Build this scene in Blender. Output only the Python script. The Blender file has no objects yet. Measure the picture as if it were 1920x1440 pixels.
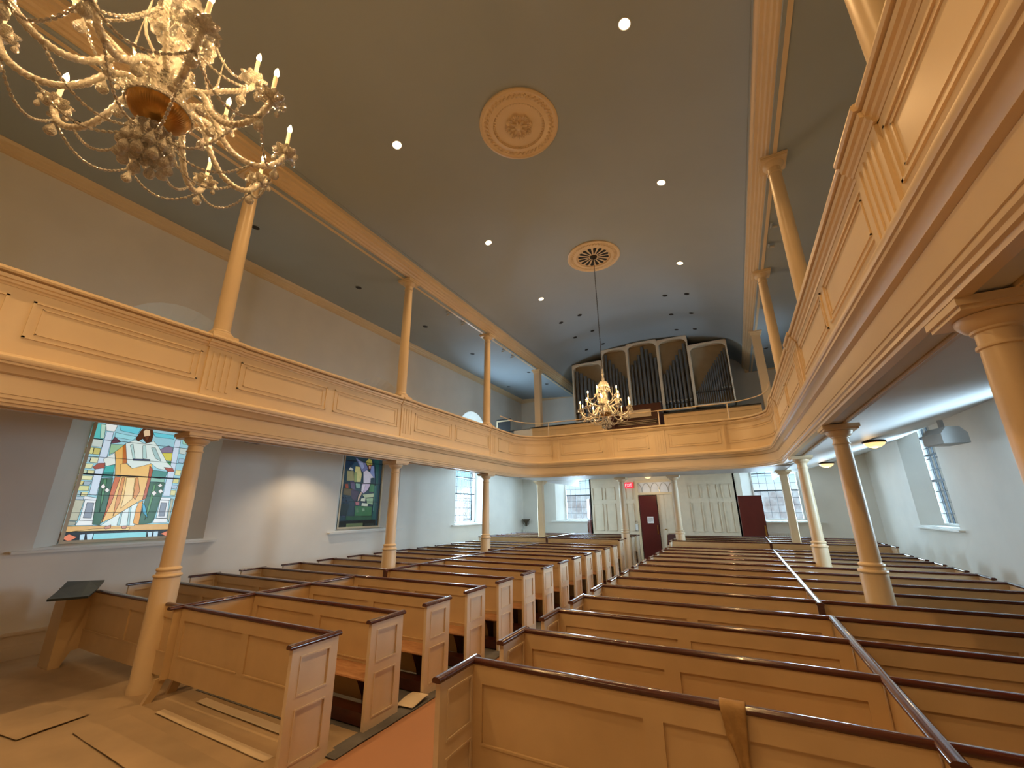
import bpy, bmesh, math, random
from mathutils import Matrix, Vector
PI = math.pi
random.seed(7)
sc = bpy.context.scene
col = sc.collection

# ------------------------------------------------------------------ camera
cam_d = bpy.data.cameras.new('camera')
cam_d.sensor_width = 36.0
cam_d.lens = 36.0 * 765.08 / 1920.0
cam_d.clip_start = 0.05
cam_d.clip_end = 300
cam = bpy.data.objects.new('camera', cam_d)
col.objects.link(cam)
RX = (0.88466415, 0.46614915, -0.00862017)      # right
RD = (-0.14482648, 0.25718521, -0.95544809)     # down
RF = (-0.44316433, 0.84649911, 0.29503228)      # forward
M = Matrix(((RX[0], -RD[0], -RF[0], 0.0), (RX[1], -RD[1], -RF[1], 0.0), (RX[2], -RD[2], -RF[2], 1.9), (0, 0, 0, 1)))
cam.matrix_world = M
sc.camera = cam

# ------------------------------------------------------------------ view, world, exposure
sc.view_settings.view_transform = 'Standard'
sc.view_settings.look = 'None'
sc.view_settings.gamma = 1.0
sc.view_settings.use_curve_mapping = False
sc.view_settings.exposure = 0.0
SKY_STRENGTH = 1.5
DAY = (0.60, 0.82, 1.0)
BULB_W = 8.0
DOWN_W = 240.0
WARM = (1.0, 0.59, 0.25)
try:
    sc.cycles.use_denoising = True
    sc.cycles.denoiser = 'OPENIMAGEDENOISE'
    sc.cycles.use_light_tree = True
    sc.cycles.max_bounces = 10
    sc.cycles.diffuse_bounces = 5
    sc.cycles.glossy_bounces = 4
    sc.cycles.transmission_bounces = 6
    sc.cycles.transparent_max_bounces = 10
    sc.cycles.sample_clamp_indirect = 6.0
    sc.cycles.caustics_reflective = False
    sc.cycles.caustics_refractive = False
    sc.cycles.blur_glossy = 0.6
except Exception:
    pass
w = bpy.data.worlds.new('daylight sky')
sc.world = w
w.use_nodes = True
nt = w.node_tree
nt.nodes.clear()
tc = nt.nodes.new('ShaderNodeTexCoord')
sx = nt.nodes.new('ShaderNodeSeparateXYZ')
cr = nt.nodes.new('ShaderNodeValToRGB')
bg = nt.nodes.new('ShaderNodeBackground')
wo = nt.nodes.new('ShaderNodeOutputWorld')
nt.links.new(tc.outputs['Generated'], sx.inputs[0])
nt.links.new(sx.outputs['Z'], cr.inputs[0])
nt.links.new(cr.outputs[0], bg.inputs[0])
nt.links.new(bg.outputs[0], wo.inputs[0])
cr.color_ramp.elements[0].position = 0.0
cr.color_ramp.elements[0].color = (0.80, 0.86, 0.90, 1)
cr.color_ramp.elements[1].position = 0.35
cr.color_ramp.elements[1].color = (0.18, 0.52, 0.75, 1)
e = cr.color_ramp.elements.new(0.10)
e.color = (0.30, 0.66, 0.80, 1)
bg.inputs[1].default_value = SKY_STRENGTH

CX = -2.45          # centre line of the nave
YB = -6.0           # wall behind the pulpit
YR = 18.45          # rear wall
XL, XR = -9.12, 4.22


def point_light(name, loc, watts, colr, radius):
    d = bpy.data.lights.new(name, 'POINT')
    d.energy = watts
    d.color = colr
    d.shadow_soft_size = radius
    o = bpy.data.objects.new(name, d)
    o.location = loc
    col.objects.link(o)
    return o


def spot_light(name, loc, watts, colr, angle, radius, blend=0.6):
    d = bpy.data.lights.new(name, 'SPOT')
    d.energy = watts
    d.color = colr
    d.spot_size = math.radians(angle)
    d.spot_blend = blend
    d.shadow_soft_size = radius
    o = bpy.data.objects.new(name, d)
    o.location = loc
    col.objects.link(o)
    return o


# daylight arriving at each clear window, placed just outside the glass
def daylight(loc, rot, sx_, sy_, watts):
    d = bpy.data.lights.new('window_daylight', 'AREA')
    d.shape = 'RECTANGLE'
    d.size = sx_
    d.size_y = sy_
    d.energy = watts
    d.color = DAY
    o = bpy.data.objects.new('window_daylight', d)
    o.location = loc
    o.rotation_euler = rot
    col.objects.link(o)


daylight((XL - 0.66, 13.95, 2.5), (0, -PI / 2, 0), 2.0, 1.5, 520)
daylight((XL - 0.66, 13.95, 4.6), (0, -PI / 2, 0), 1.8, 1.5, 230)
daylight((XR + 0.66, 8.75, 2.5), (0, PI / 2, 0), 2.0, 1.5, 330)
daylight((XR + 0.66, 13.95, 2.5), (0, PI / 2, 0), 2.0, 1.5, 420)
daylight((XR + 0.66, 13.95, 4.6), (0, PI / 2, 0), 1.8, 1.5, 200)
for xc in (-6.3, 1.4):
    daylight((xc, YR + 0.66, 2.35), (-PI / 2, 0, 0), 1.5, 1.7, 190)
sun_d = bpy.data.lights.new('sun', 'SUN')
sun_d.energy = 2.2
sun_d.angle = 0.02
sun_o = bpy.data.objects.new('sun', sun_d)
sun_o.rotation_euler = (math.radians(48), 0, math.radians(4))
col.objects.link(sun_o)

# downlights of the nave: the six lit ones in the photo and the two further rows behind the camera
DOWNLIGHTS = [(x, y) for y in (10.63, 7.4, 4.18, 0.95, -2.3) for x in (-0.4, -4.5)]


def vault_z(x):
    u = min(1.0, abs(x - CX) / 3.5)
    return 7.40 + 1.05 * math.sqrt(max(0.0, 1 - u * u))


for x, y in DOWNLIGHTS:
    spot_light('downlight_lamp', (x, y, vault_z(x) - 0.03), DOWN_W, WARM, 125, 0.05)

# ------------------------------------------------------------------ materials
def lin(h):
    if isinstance(h, str):
        v = [int(h[i:i + 2], 16) / 255 for i in (0, 2, 4)]
        return tuple(c / 12.92 if c <= 0.04045 else ((c + 0.055) / 1.055) ** 2.4 for c in v)
    return h


def mat(name, colr, rough=0.5, metal=0.0, var=0.06, scale=3.0, bump=0.0, bscale=60.0, coat=0.0, spec=0.5,
        trans=0.0, emis=None, estr=0.0, stretch=None, c2=None, ior=1.5):
    m = bpy.data.materials.new(name)
    m.use_nodes = True
    n = m.node_tree.nodes
    l = m.node_tree.links
    b = n['Principled BSDF']
    c = lin(colr)
    b.inputs['Roughness'].default_value = rough
    b.inputs['Metallic'].default_value = metal
    b.inputs['Specular IOR Level'].default_value = spec
    b.inputs['Coat Weight'].default_value = coat
    b.inputs['Transmission Weight'].default_value = trans
    b.inputs['IOR'].default_value = ior
    if emis:
        b.inputs['Emission Color'].default_value = (*lin(emis), 1)
        b.inputs['Emission Strength'].default_value = estr
    t = n.new('ShaderNodeTexCoord')
    mp = n.new('ShaderNodeMapping')
    l.new(t.outputs['Object'], mp.inputs[0])
    if stretch:
        mp.inputs['Scale'].default_value = stretch
    no = n.new('ShaderNodeTexNoise')
    no.inputs['Scale'].default_value = scale
    no.inputs['Detail'].default_value = 5
    l.new(mp.outputs[0], no.inputs['Vector'])
    rp = n.new('ShaderNodeValToRGB')
    d = lin(c2) if c2 else tuple(max(0, x * (1 - 2 * var)) for x in c)
    rp.color_ramp.elements[0].position = 0.3
    rp.color_ramp.elements[1].position = 0.7
    rp.color_ramp.elements[0].color = (*d, 1)
    rp.color_ramp.elements[1].color = (*c, 1)
    l.new(no.outputs[0], rp.inputs[0])
    l.new(rp.outputs[0], b.inputs['Base Color'])
    if bump:
        n2 = n.new('ShaderNodeTexNoise')
        n2.inputs['Scale'].default_value = bscale
        n2.inputs['Detail'].default_value = 3
        l.new(mp.outputs[0], n2.inputs['Vector'])
        bp = n.new('ShaderNodeBump')
        bp.inputs['Strength'].default_value = bump
        bp.inputs['Distance'].default_value = 0.01
        l.new(n2.outputs[0], bp.inputs['Height'])
        l.new(bp.outputs[0], b.inputs['Normal'])
    return m


def pane_mat(name, tint=(0.93, 0.97, 1.0)):
    m = bpy.data.materials.new(name)
    m.use_nodes = True
    n = m.node_tree.nodes
    l = m.node_tree.links
    n.clear()
    tr = n.new('ShaderNodeBsdfTransparent')
    tr.inputs[0].default_value = (*tint, 1)
    gl = n.new('ShaderNodeBsdfGlossy')
    gl.inputs['Roughness'].default_value = 0.03
    fr = n.new('ShaderNodeFresnel')
    fr.inputs[0].default_value = 1.45
    mx = n.new('ShaderNodeMixShader')
    o = n.new('ShaderNodeOutputMaterial')
    l.new(fr.outputs[0], mx.inputs[0])
    l.new(tr.outputs[0], mx.inputs[1])
    l.new(gl.outputs[0], mx.inputs[2])
    l.new(mx.outputs[0], o.inputs[0])
    return m


MT = {
    'cream': mat('cream gloss paint', (0.76, 0.60, 0.38), 0.38, var=0.03, scale=2, bump=0.04, bscale=25),
    'pew': mat('tan cream pew paint', (0.66, 0.49, 0.28), 0.42, var=0.05, scale=4, bump=0.05, bscale=30),
    'pewend': mat('cream pew end paint', (0.76, 0.64, 0.47), 0.45, var=0.04, scale=5, bump=0.05, bscale=40),
    'wall': mat('white plaster', (0.80, 0.775, 0.71), 0.7, var=0.04, scale=1.2, bump=0.15, bscale=6),
    'white': mat('white trim paint', (0.80, 0.79, 0.74), 0.4, var=0.03),
    'ceil': mat('blue grey ceiling paint', (0.36, 0.42, 0.46), 0.8, var=0.03, scale=0.8),
    'soffit': mat('pale grey soffit paint', (0.62, 0.63, 0.62), 0.5, var=0.03, scale=1.5),
    'mahog': mat('dark mahogany varnish', (0.085, 0.020, 0.012), 0.20, var=0.2, scale=8, coat=0.5, stretch=(1, 8, 8)),
    'seat': mat('worn brown seat board', (0.34, 0.15, 0.065), 0.42, scale=9, c2=(0.50, 0.28, 0.14), stretch=(1, 6, 6), bump=0.1, bscale=20),
    'paper': mat('dusty floor paper', (0.52, 0.38, 0.23), 0.85, scale=1.1, c2=(0.36, 0.27, 0.17), bump=0.3, bscale=5),
    'board': mat('reddish brown floor board paper', (0.42, 0.21, 0.11), 0.6, scale=1.2, c2=(0.37, 0.19, 0.11), bump=0.08, bscale=12),
    'carpet': mat('grey worn carpet', (0.17, 0.165, 0.16), 0.95, scale=3, c2=(0.10, 0.10, 0.10), bump=0.5, bscale=150),
    'brass': mat('aged brass', (0.50, 0.27, 0.08), 0.28, metal=1.0, var=0.12, scale=12),
    'crystal': mat('cut crystal', (0.98, 0.92, 0.78), 0.07, var=0.02, spec=1.0, trans=0.66, coat=0.8, ior=1.6, bump=0.9, bscale=130),
    'twist': mat('twisted glass tube', (0.97, 0.90, 0.74), 0.08, var=0.02, spec=1.0, trans=0.55, coat=0.8, ior=1.55, bump=0.35, bscale=160),
    'candle': mat('ivory candle sleeve', (0.90, 0.72, 0.42), 0.5, var=0.02, emis=(1.0, 0.60, 0.25), estr=0.45),
    'bulb': mat('glowing flame bulb', (1.0, 0.9, 0.7), 0.4, emis=(1.0, 0.78, 0.42), estr=28.0),
    'lens': mat('glowing downlight lens', (1.0, 0.9, 0.7), 0.4, emis=(1.0, 0.80, 0.50), estr=9.0),
    'dome': mat('glowing amber ceiling bowl', (1.0, 0.8, 0.5), 0.4, emis=(1.0, 0.62, 0.25), estr=1.3),
    'black': mat('matt black', (0.012, 0.011, 0.010), 0.6),
    'bronze': mat('dark bronze chain', (0.06, 0.045, 0.03), 0.4, metal=0.8),
    'pipe': mat('dull zinc organ pipe', (0.20, 0.205, 0.21), 0.36, metal=0.6, var=0.08, scale=5),
    'cloth': mat('tan grille cloth', (0.36, 0.29, 0.19), 0.85, var=0.06, scale=4),
    'reddoor': mat('oxblood door paint', (0.115, 0.012, 0.010), 0.35, var=0.1),
    'maroon': mat('maroon vinyl', (0.10, 0.035, 0.03), 0.5),
    'console': mat('red brown console veneer', (0.085, 0.022, 0.014), 0.3, var=0.2, scale=6, coat=0.3),
    'ivory': mat('ivory keys', (0.55, 0.48, 0.36), 0.4),
    'slate': mat('dark green slab', (0.035, 0.045, 0.036), 0.45, var=0.2, scale=6),
    'umber': mat('carved brown wood', (0.10, 0.07, 0.04), 0.5, var=0.2, scale=20),
    'grey': mat('grey speaker case', (0.50, 0.50, 0.48), 0.5),
    'brown': mat('brown speaker case', (0.12, 0.07, 0.05), 0.5),
    'paperwhite': mat('white notice paper', (0.85, 0.82, 0.80), 0.7),
    'lead': mat('dark lead came', (0.012, 0.012, 0.014), 0.5),
    'rag': mat('crumpled tan paper', (0.42, 0.26, 0.10), 0.7, scale=14, c2=(0.30, 0.17, 0.06), bump=0.5, bscale=30),
    'exit': mat('exit sign face', (0.5, 0.02, 0.02), 0.5, emis=(1.0, 0.03, 0.06), estr=1.0),
    'exittext': mat('exit sign letters', (1.0, 0.5, 0.5), 0.5, emis=(1.0, 0.45, 0.5), estr=1.6),
    'brick': mat('pale pink masonry', (0.92, 0.84, 0.80), 0.9, scale=1.6, c2=(0.55, 0.40, 0.36)),
    'sash': mat('dark steel glazing bars', (0.05, 0.06, 0.07), 0.5),
    'pane': pane_mat('clear window glass'),
    'chrome': mat('brushed chrome', (0.6, 0.6, 0.58), 0.25, metal=1.0),
    'street': mat('grey street', (0.25, 0.25, 0.26), 0.9, scale=0.5),
}

# ------------------------------------------------------------------ mesh helper
class MB:
    def __init__(self):
        self.v = []
        self.f = []
        self.m = []
        self.cur = 0

    def add(self, vs, fs):
        n = len(self.v)
        self.v += [tuple(p) for p in vs]
        for f in fs:
            self.f.append(tuple(i + n for i in f))
            self.m.append(self.cur)
        return self

    def box(self, x0, x1, y0, y1, z0, z1):
        if x0 > x1: x0, x1 = x1, x0
        if y0 > y1: y0, y1 = y1, y0
        if z0 > z1: z0, z1 = z1, z0
        v = [(x0, y0, z0), (x1, y0, z0), (x1, y1, z0), (x0, y1, z0), (x0, y0, z1), (x1, y0, z1), (x1, y1, z1), (x0, y1, z1)]
        return self.add(v, [(0, 3, 2, 1), (4, 5, 6, 7), (0, 1, 5, 4), (1, 2, 6, 5), (2, 3, 7, 6), (3, 0, 4, 7)])

    def prism(self, poly, a, b, fn):
        """poly of 2-D points extruded from a to b; fn(u, v, t) gives the 3-D point"""
        n = len(poly)
        vs = [fn(u, v, a) for u, v in poly] + [fn(u, v, b) for u, v in poly]
        fs = [tuple(range(n - 1, -1, -1)), tuple(range(n, 2 * n))]
        fs += [(i, (i + 1) % n, n + (i + 1) % n, n + i) for i in range(n)]
        return self.add(vs, fs)

    def lathe(self, prof, cx=0, cy=0, cz=0, seg=20, mod=None, caps=True):
        vs = []
        for r, z in prof:
            for k in range(seg):
                a = 2 * PI * k / seg
                rr = r * (mod(a, z) if mod else 1)
                vs.append((cx + rr * math.cos(a), cy + rr * math.sin(a), cz + z))
        fs = []
        n = len(prof)
        for i in range(n - 1):
            for k in range(seg):
                k2 = (k + 1) % seg
                fs.append((i * seg + k, i * seg + k2, (i + 1) * seg + k2, (i + 1) * seg + k))
        if caps:
            fs.append(tuple(range(seg - 1, -1, -1)))
            fs.append(tuple(range((n - 1) * seg, n * seg)))
        return self.add(vs, fs)

    def tube(self, pts, r, seg=8, twist=None, closed=False):
        """round tube along points; r number or list; twist=(lobes, turns, depth)"""
        P = [Vector(p) for p in pts]
        n = len(P)
        vs = []
        nrm = None
        for i in range(n):
            if closed:
                t = (P[(i + 1) % n] - P[i - 1]).normalized()
            else:
                t = (P[min(i + 1, n - 1)] - P[max(i - 1, 0)]).normalized()
            if nrm is None:
                nrm = t.orthogonal().normalized()
            nrm = (nrm - t * nrm.dot(t)).normalized()
            bn = t.cross(nrm)
            rr = r[i] if isinstance(r, (list, tuple)) else r
            for k in range(seg):
                a = 2 * PI * k / seg
                q = rr
                if twist:
                    q = rr * (1 + twist[2] * math.cos(twist[0] * a + 2 * PI * twist[1] * i / (n - 1)))
                vs.append(P[i] + (nrm * math.cos(a) + bn * math.sin(a)) * q)
        fs = []
        for i in range(n if closed else n - 1):
            j = (i + 1) % n
            for k in range(seg):
                k2 = (k + 1) % seg
                fs.append((i * seg + k, i * seg + k2, j * seg + k2, j * seg + k))
        if not closed:
            fs.append(tuple(range(seg - 1, -1, -1)))
            fs.append(tuple(range((n - 1) * seg, n * seg)))
        return self.add(vs, fs)

    def sweep(self, stations, closed_profile=True):
        """stations: list of lists of 3-D points (same length)"""
        n = len(stations[0])
        vs = [p for s in stations for p in s]
        fs = []
        for i in range(len(stations) - 1):
            for k in range(n if closed_profile else n - 1):
                k2 = (k + 1) % n
                fs.append((i * n + k, i * n + k2, (i + 1) * n + k2, (i + 1) * n + k))
        if closed_profile:
            fs.append(tuple(range(n - 1, -1, -1)))
            b = (len(stations) - 1) * n
            fs.append(tuple(range(b, b + n)))
        return self.add(vs, fs)

    def blob(self, c, r, rz=None, ax=None, u=7, v=5):
        """small ellipsoid bead, long axis ax"""
        rz = rz or r
        ax = Vector(ax or (0, 0, 1)).normalized()
        s = ax.orthogonal().normalized()
        t = ax.cross(s)
        c = Vector(c)
        vs = [c - ax * rz]
        for i in range(1, v):
            ph = -PI / 2 + PI * i / v
            for k in range(u):
                a = 2 * PI * k / u
                vs.append(c + ax * rz * math.sin(ph) + (s * math.cos(a) + t * math.sin(a)) * r * math.cos(ph))
        vs.append(c + ax * rz)
        fs = [(0, 1 + (k + 1) % u, 1 + k) for k in range(u)]
        for i in range(v - 2):
            for k in range(u):
                k2 = (k + 1) % u
                fs.append((1 + i * u + k, 1 + i * u + k2, 1 + (i + 1) * u + k2, 1 + (i + 1) * u + k))
        L = len(vs) - 1
        b = 1 + (v - 2) * u
        fs += [(b + k, b + (k + 1) % u, L) for k in range(u)]
        return self.add(vs, fs)

    def mesh(self, name, mats, smooth=None, bevel=0):
        me = bpy.data.meshes.new(name)
        me.from_pydata(self.v, [], self.f)
        for m in (mats if isinstance(mats, (list, tuple)) else [mats]):
            me.materials.append(MT[m] if isinstance(m, str) else m)
        if len(me.materials) > 1:
            me.polygons.foreach_set('material_index', self.m)
        bm = bmesh.new()
        bm.from_mesh(me)
        bmesh.ops.recalc_face_normals(bm, faces=bm.faces)
        bm.to_mesh(me)
        bm.free()
        me.update()
        if smooth is not None:
            me.shade_smooth()
            me.set_sharp_from_angle(angle=math.radians(smooth))
        return me

    def obj(self, name, mats, parent=None, smooth=None, loc=None, bevel=0):
        o = bpy.data.objects.new(name, self.mesh(name, mats, smooth))
        col.objects.link(o)
        if parent is not None:
            o.parent = parent
        if loc:
            o.location = loc
        if bevel:
            bv = o.modifiers.new('edge', 'BEVEL')
            bv.width = bevel
            bv.segments = 2
            bv.limit_method = 'ANGLE'
        return o


def struct(o, kind='structure'):
    o['kind'] = kind
    return o


def tag(o, label, cat, group=None, kind=None):
    o['label'] = label
    o['category'] = cat
    if group:
        o['group'] = group
    if kind:
        o['kind'] = kind
    return o


def empty(name, loc=(0, 0, 0), rz=0.0):
    o = bpy.data.objects.new(name, None)
    o.empty_display_size = 0.2
    o.location = loc
    o.rotation_euler = (0, 0, rz)
    col.objects.link(o)
    return o


def copy_tree(o, parent=None):
    c = o.copy()
    col.objects.link(c)
    if parent is not None:
        c.parent = parent
    for ch in [x for x in o.children]:
        copy_tree(ch, c)
    return c


ORD = ['front', 'second', 'third', 'fourth', 'fifth', 'sixth', 'seventh', 'eighth', 'ninth', 'tenth', 'eleventh', 'twelfth', 'thirteenth', 'fourteenth']

# ------------------------------------------------------------------ floor
struct(MB().box(-9.6, 4.7, YB - 0.3, YR + 0.4, -0.2, 0).obj('floor', 'paper'))
b = MB()
b.box(-3.17, -1.86, -1.0, 17.6, 0.0, 0.006)
tag(b.obj('aisle_covering', 'board'), 'reddish brown protective board laid along the middle aisle', 'floor covering')
b = MB()
b.box(-5.66, -3.21, 3.1, 12.6, 0.0, 0.005)
tag(b.obj('carpet_strip', 'carpet'), 'grey carpet under the aisle pews on the stained-glass side', 'carpet')
b = MB()
b.box(-1.80, 3.2, 3.1, 12.6, 0.0, 0.005)
tag(b.obj('carpet_strip', 'carpet'), 'grey carpet under the pews on the bare-window side', 'carpet')


def wavy_sheet(name, x0, x1, y0, y1, n, amp, m, seed, label, cat, rot=0.0, group=None):
    rnd = random.Random(seed)
    b = MB()
    nx, ny = n
    ph = [rnd.uniform(0, 6) for _ in range(6)]
    top = []
    for j in range(ny + 1):
        for i in range(nx + 1):
            x = (i / nx - 0.5) * (x1 - x0)
            y = (j / ny - 0.5) * (y1 - y0)
            z = 0.010 + amp * (0.5 + 0.25 * math.sin(7 * x + ph[0] + 3 * y) + 0.25 * math.sin(13 * y + ph[1] - 4 * x))
            top.append((x, y, z))
    vs = top + [(x, y, z - 0.004) for x, y, z in top]
    k = len(top)
    fs = []
    for j in range(ny):
        for i in range(nx):
            a = j * (nx + 1) + i
            q = (a, a + 1, a + nx + 2, a + nx + 1)
            fs.append(q)
            fs.append(tuple(k + t for t in reversed(q)))
    b.add(vs, fs)
    o = b.obj(name, m, smooth=60)
    o.location = ((x0 + x1) / 2, (y0 + y1) / 2, 0)
    o.rotation_euler = (0, 0, rot)
    tag(o, label, cat, group)
    return o


wavy_sheet('carpet_edge', -3.28, -3.12, 2.86, 12.4, (5, 150), 0.010, 'carpet', 3, 'ragged grey carpet edge along the aisle pew ends', 'carpet', 0.0)
wavy_sheet('floor_paper', -3.34, -3.14, 3.78, 4.06, (8, 12), 0.05, 'pewend', 4, 'curled pale paper flap at the foot of an aisle pew end', 'paper', 0.06)
wavy_sheet('floor_paper', -3.60, -3.24, 2.45, 3.24, (10, 20), 0.010, 'paper', 9, 'dusty paper patch beside the front aisle pew end', 'paper', 0.03)
wavy_sheet('floor_paper', -5.3, -3.55, 2.92, 3.02, (30, 4), 0.004, 'pewend', 13, 'pale strip on the floor below the front pew panel', 'paper', -0.01)
wavy_sheet('floor_paper', -5.4, -3.55, 2.60, 2.68, (30, 4), 0.004, 'pewend', 14, 'pale strip on the floor in front of the front pew panel', 'paper', -0.012)
wavy_sheet('floor_paper', -5.6, -3.6, 2.05, 2.45, (24, 6), 0.006, 'paper', 5, 'wrinkled paper strip on the floor before the low front pew', 'paper', -0.03)
wavy_sheet('floor_paper', -7.6, -5.9, 1.7, 2.2, (24, 6), 0.010, 'paper', 8, 'rumpled dust sheet before the desk end of the front pew', 'paper', 0.12)

# platforms under the rear pews
for n_, (xa, xb) in enumerate(((-8.3, -3.2), (-1.85, 3.25))):
    struct(MB().box(xa, xb, 12.98, 16.0, 0, 0.12).obj('floor_step', 'carpet'))

# ------------------------------------------------------------------ walls with tall arched windows
WZ0, WSP = 1.40, 4.70        # sill and spring line of the openings
RO, RI = 1.12, 0.76          # half widths at the wall face and at the glass
DEPTH = 0.38
NARC = 16


def outline(hw, z0, zs, ar=1.0):
    pts = [(-hw, z0), (hw, z0)]
    for i in range(NARC + 1):
        a = PI * i / NARC
        pts.append((hw * math.cos(a), zs + ar * hw * math.sin(a)))
    return pts            # counter-clockwise: bottom left, bottom right, up the right side, arch, down the left


def wall(name, s0, s1, ztop, wins, fn, WSP=WSP, ar=1.0):
    b = MB()
    s = s0
    ws = sorted(wins)
    for c in ws:
        b.add([fn(s, 0, 0), fn(c - RO, 0, 0), fn(c - RO, ztop, 0), fn(s, ztop, 0)], [(0, 1, 2, 3)])
        b.add([fn(c - RO, 0, 0), fn(c + RO, 0, 0), fn(c + RO, WZ0, 0), fn(c - RO, WZ0, 0)], [(0, 1, 2, 3)])
        for i in range(NARC):
            a0, a1 = PI * i / NARC, PI * (i + 1) / NARC
            p0 = (c + RO * math.cos(a0), WSP + ar * RO * math.sin(a0))
            p1 = (c + RO * math.cos(a1), WSP + ar * RO * math.sin(a1))
            b.add([fn(p0[0], p0[1], 0), fn(p1[0], p1[1], 0), fn(p1[0], ztop, 0), fn(p0[0], ztop, 0)], [(0, 1, 2, 3)])
        oo = outline(RO, WZ0, WSP, ar)
        ii = outline(RI, WZ0 + 0.05, WSP, ar)
        n = len(oo)
        vs = [fn(c + u, v, 0) for u, v in oo] + [fn(c + u, v, DEPTH) for u, v in ii]
        b.add(vs, [(k, (k + 1) % n, n + (k + 1) % n, n + k) for k in range(n)])
        # outer thickness of the opening
        vs = [fn(c + u, v, DEPTH) for u, v in ii] + [fn(c + u, v, DEPTH + 0.2) for u, v in ii]
        b.add(vs, [(k, (k + 1) % n, n + (k + 1) % n, n + k) for k in range(n)])
        # masonry behind the wall face, so no light leaks round the opening
        for i in range(n):
            j = (i + 1) % n
        s = c + RO
    b.add([fn(s, 0, 0), fn(s1, 0, 0), fn(s1, ztop, 0), fn(s, ztop, 0)], [(0, 1, 2, 3)])
    # outer skin as boxes round the openings
    def bx(sa, sb, za, zb):
        P = [fn(sa, za, DEPTH + 0.1), fn(sb, zb, DEPTH + 0.2)]
        b.box(P[0][0], P[1][0], P[0][1], P[1][1], P[0][2], P[1][2])
    s = s0 - 0.6
    for c in ws:
        bx(s, c - RI, -0.2, ztop)
        bx(c - RI, c + RI, -0.2, WZ0 + 0.05)
        bx(c - RI, c + RI, WSP + ar * RI, ztop)
        # stepped spandrels beside the arch
        for k in range(8):
            za = WSP + ar * RI * k / 8
            zb = WSP + ar * RI * (k + 1) / 8
            hw = math.sqrt(max(0, RI * RI - ((za - WSP) / ar) ** 2))
            bx(c - RI, c - hw, za, zb)
            bx(c + hw, c + RI, za, zb)
        s = c + RI
    bx(s, s1 + 0.6, -0.2, ztop)
    o = b.obj(name, 'wall')
    return struct(o)


fL = lambda s, z, d: (XL - d, s, z)
fR = lambda s, z, d: (XR + d, s, z)
fB = lambda s, z, d: (s, YR + d, z)
WY = (3.5, 8.75, 13.95)
wall('wall_left', YB, YR, 7.6, WY, fL)
wall('wall_right', YB, YR, 7.6, WY, fR)
wall('wall_rear', XL, XR, 8.9, (-6.3, 1.4), fB, 3.26, 0.04)
struct(MB().box(XL - 0.6, XR + 0.6, YB - 0.2, YB, 0, 8.9).obj('wall_front', 'wall'))
struct(MB().box(XL, XL + 0.03, YB, YR, 0, 0.34).box(XL, XL + 0.045, YB, YR, 0, 0.16).box(XL, XL + 0.05, YB, YR, 0.30, 0.335).obj('baseboard_left', 'pewend'))
struct(MB().box(XR - 0.03, XR, YB, YR, 0, 0.34).obj('baseboard_right', 'pewend'))

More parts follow.
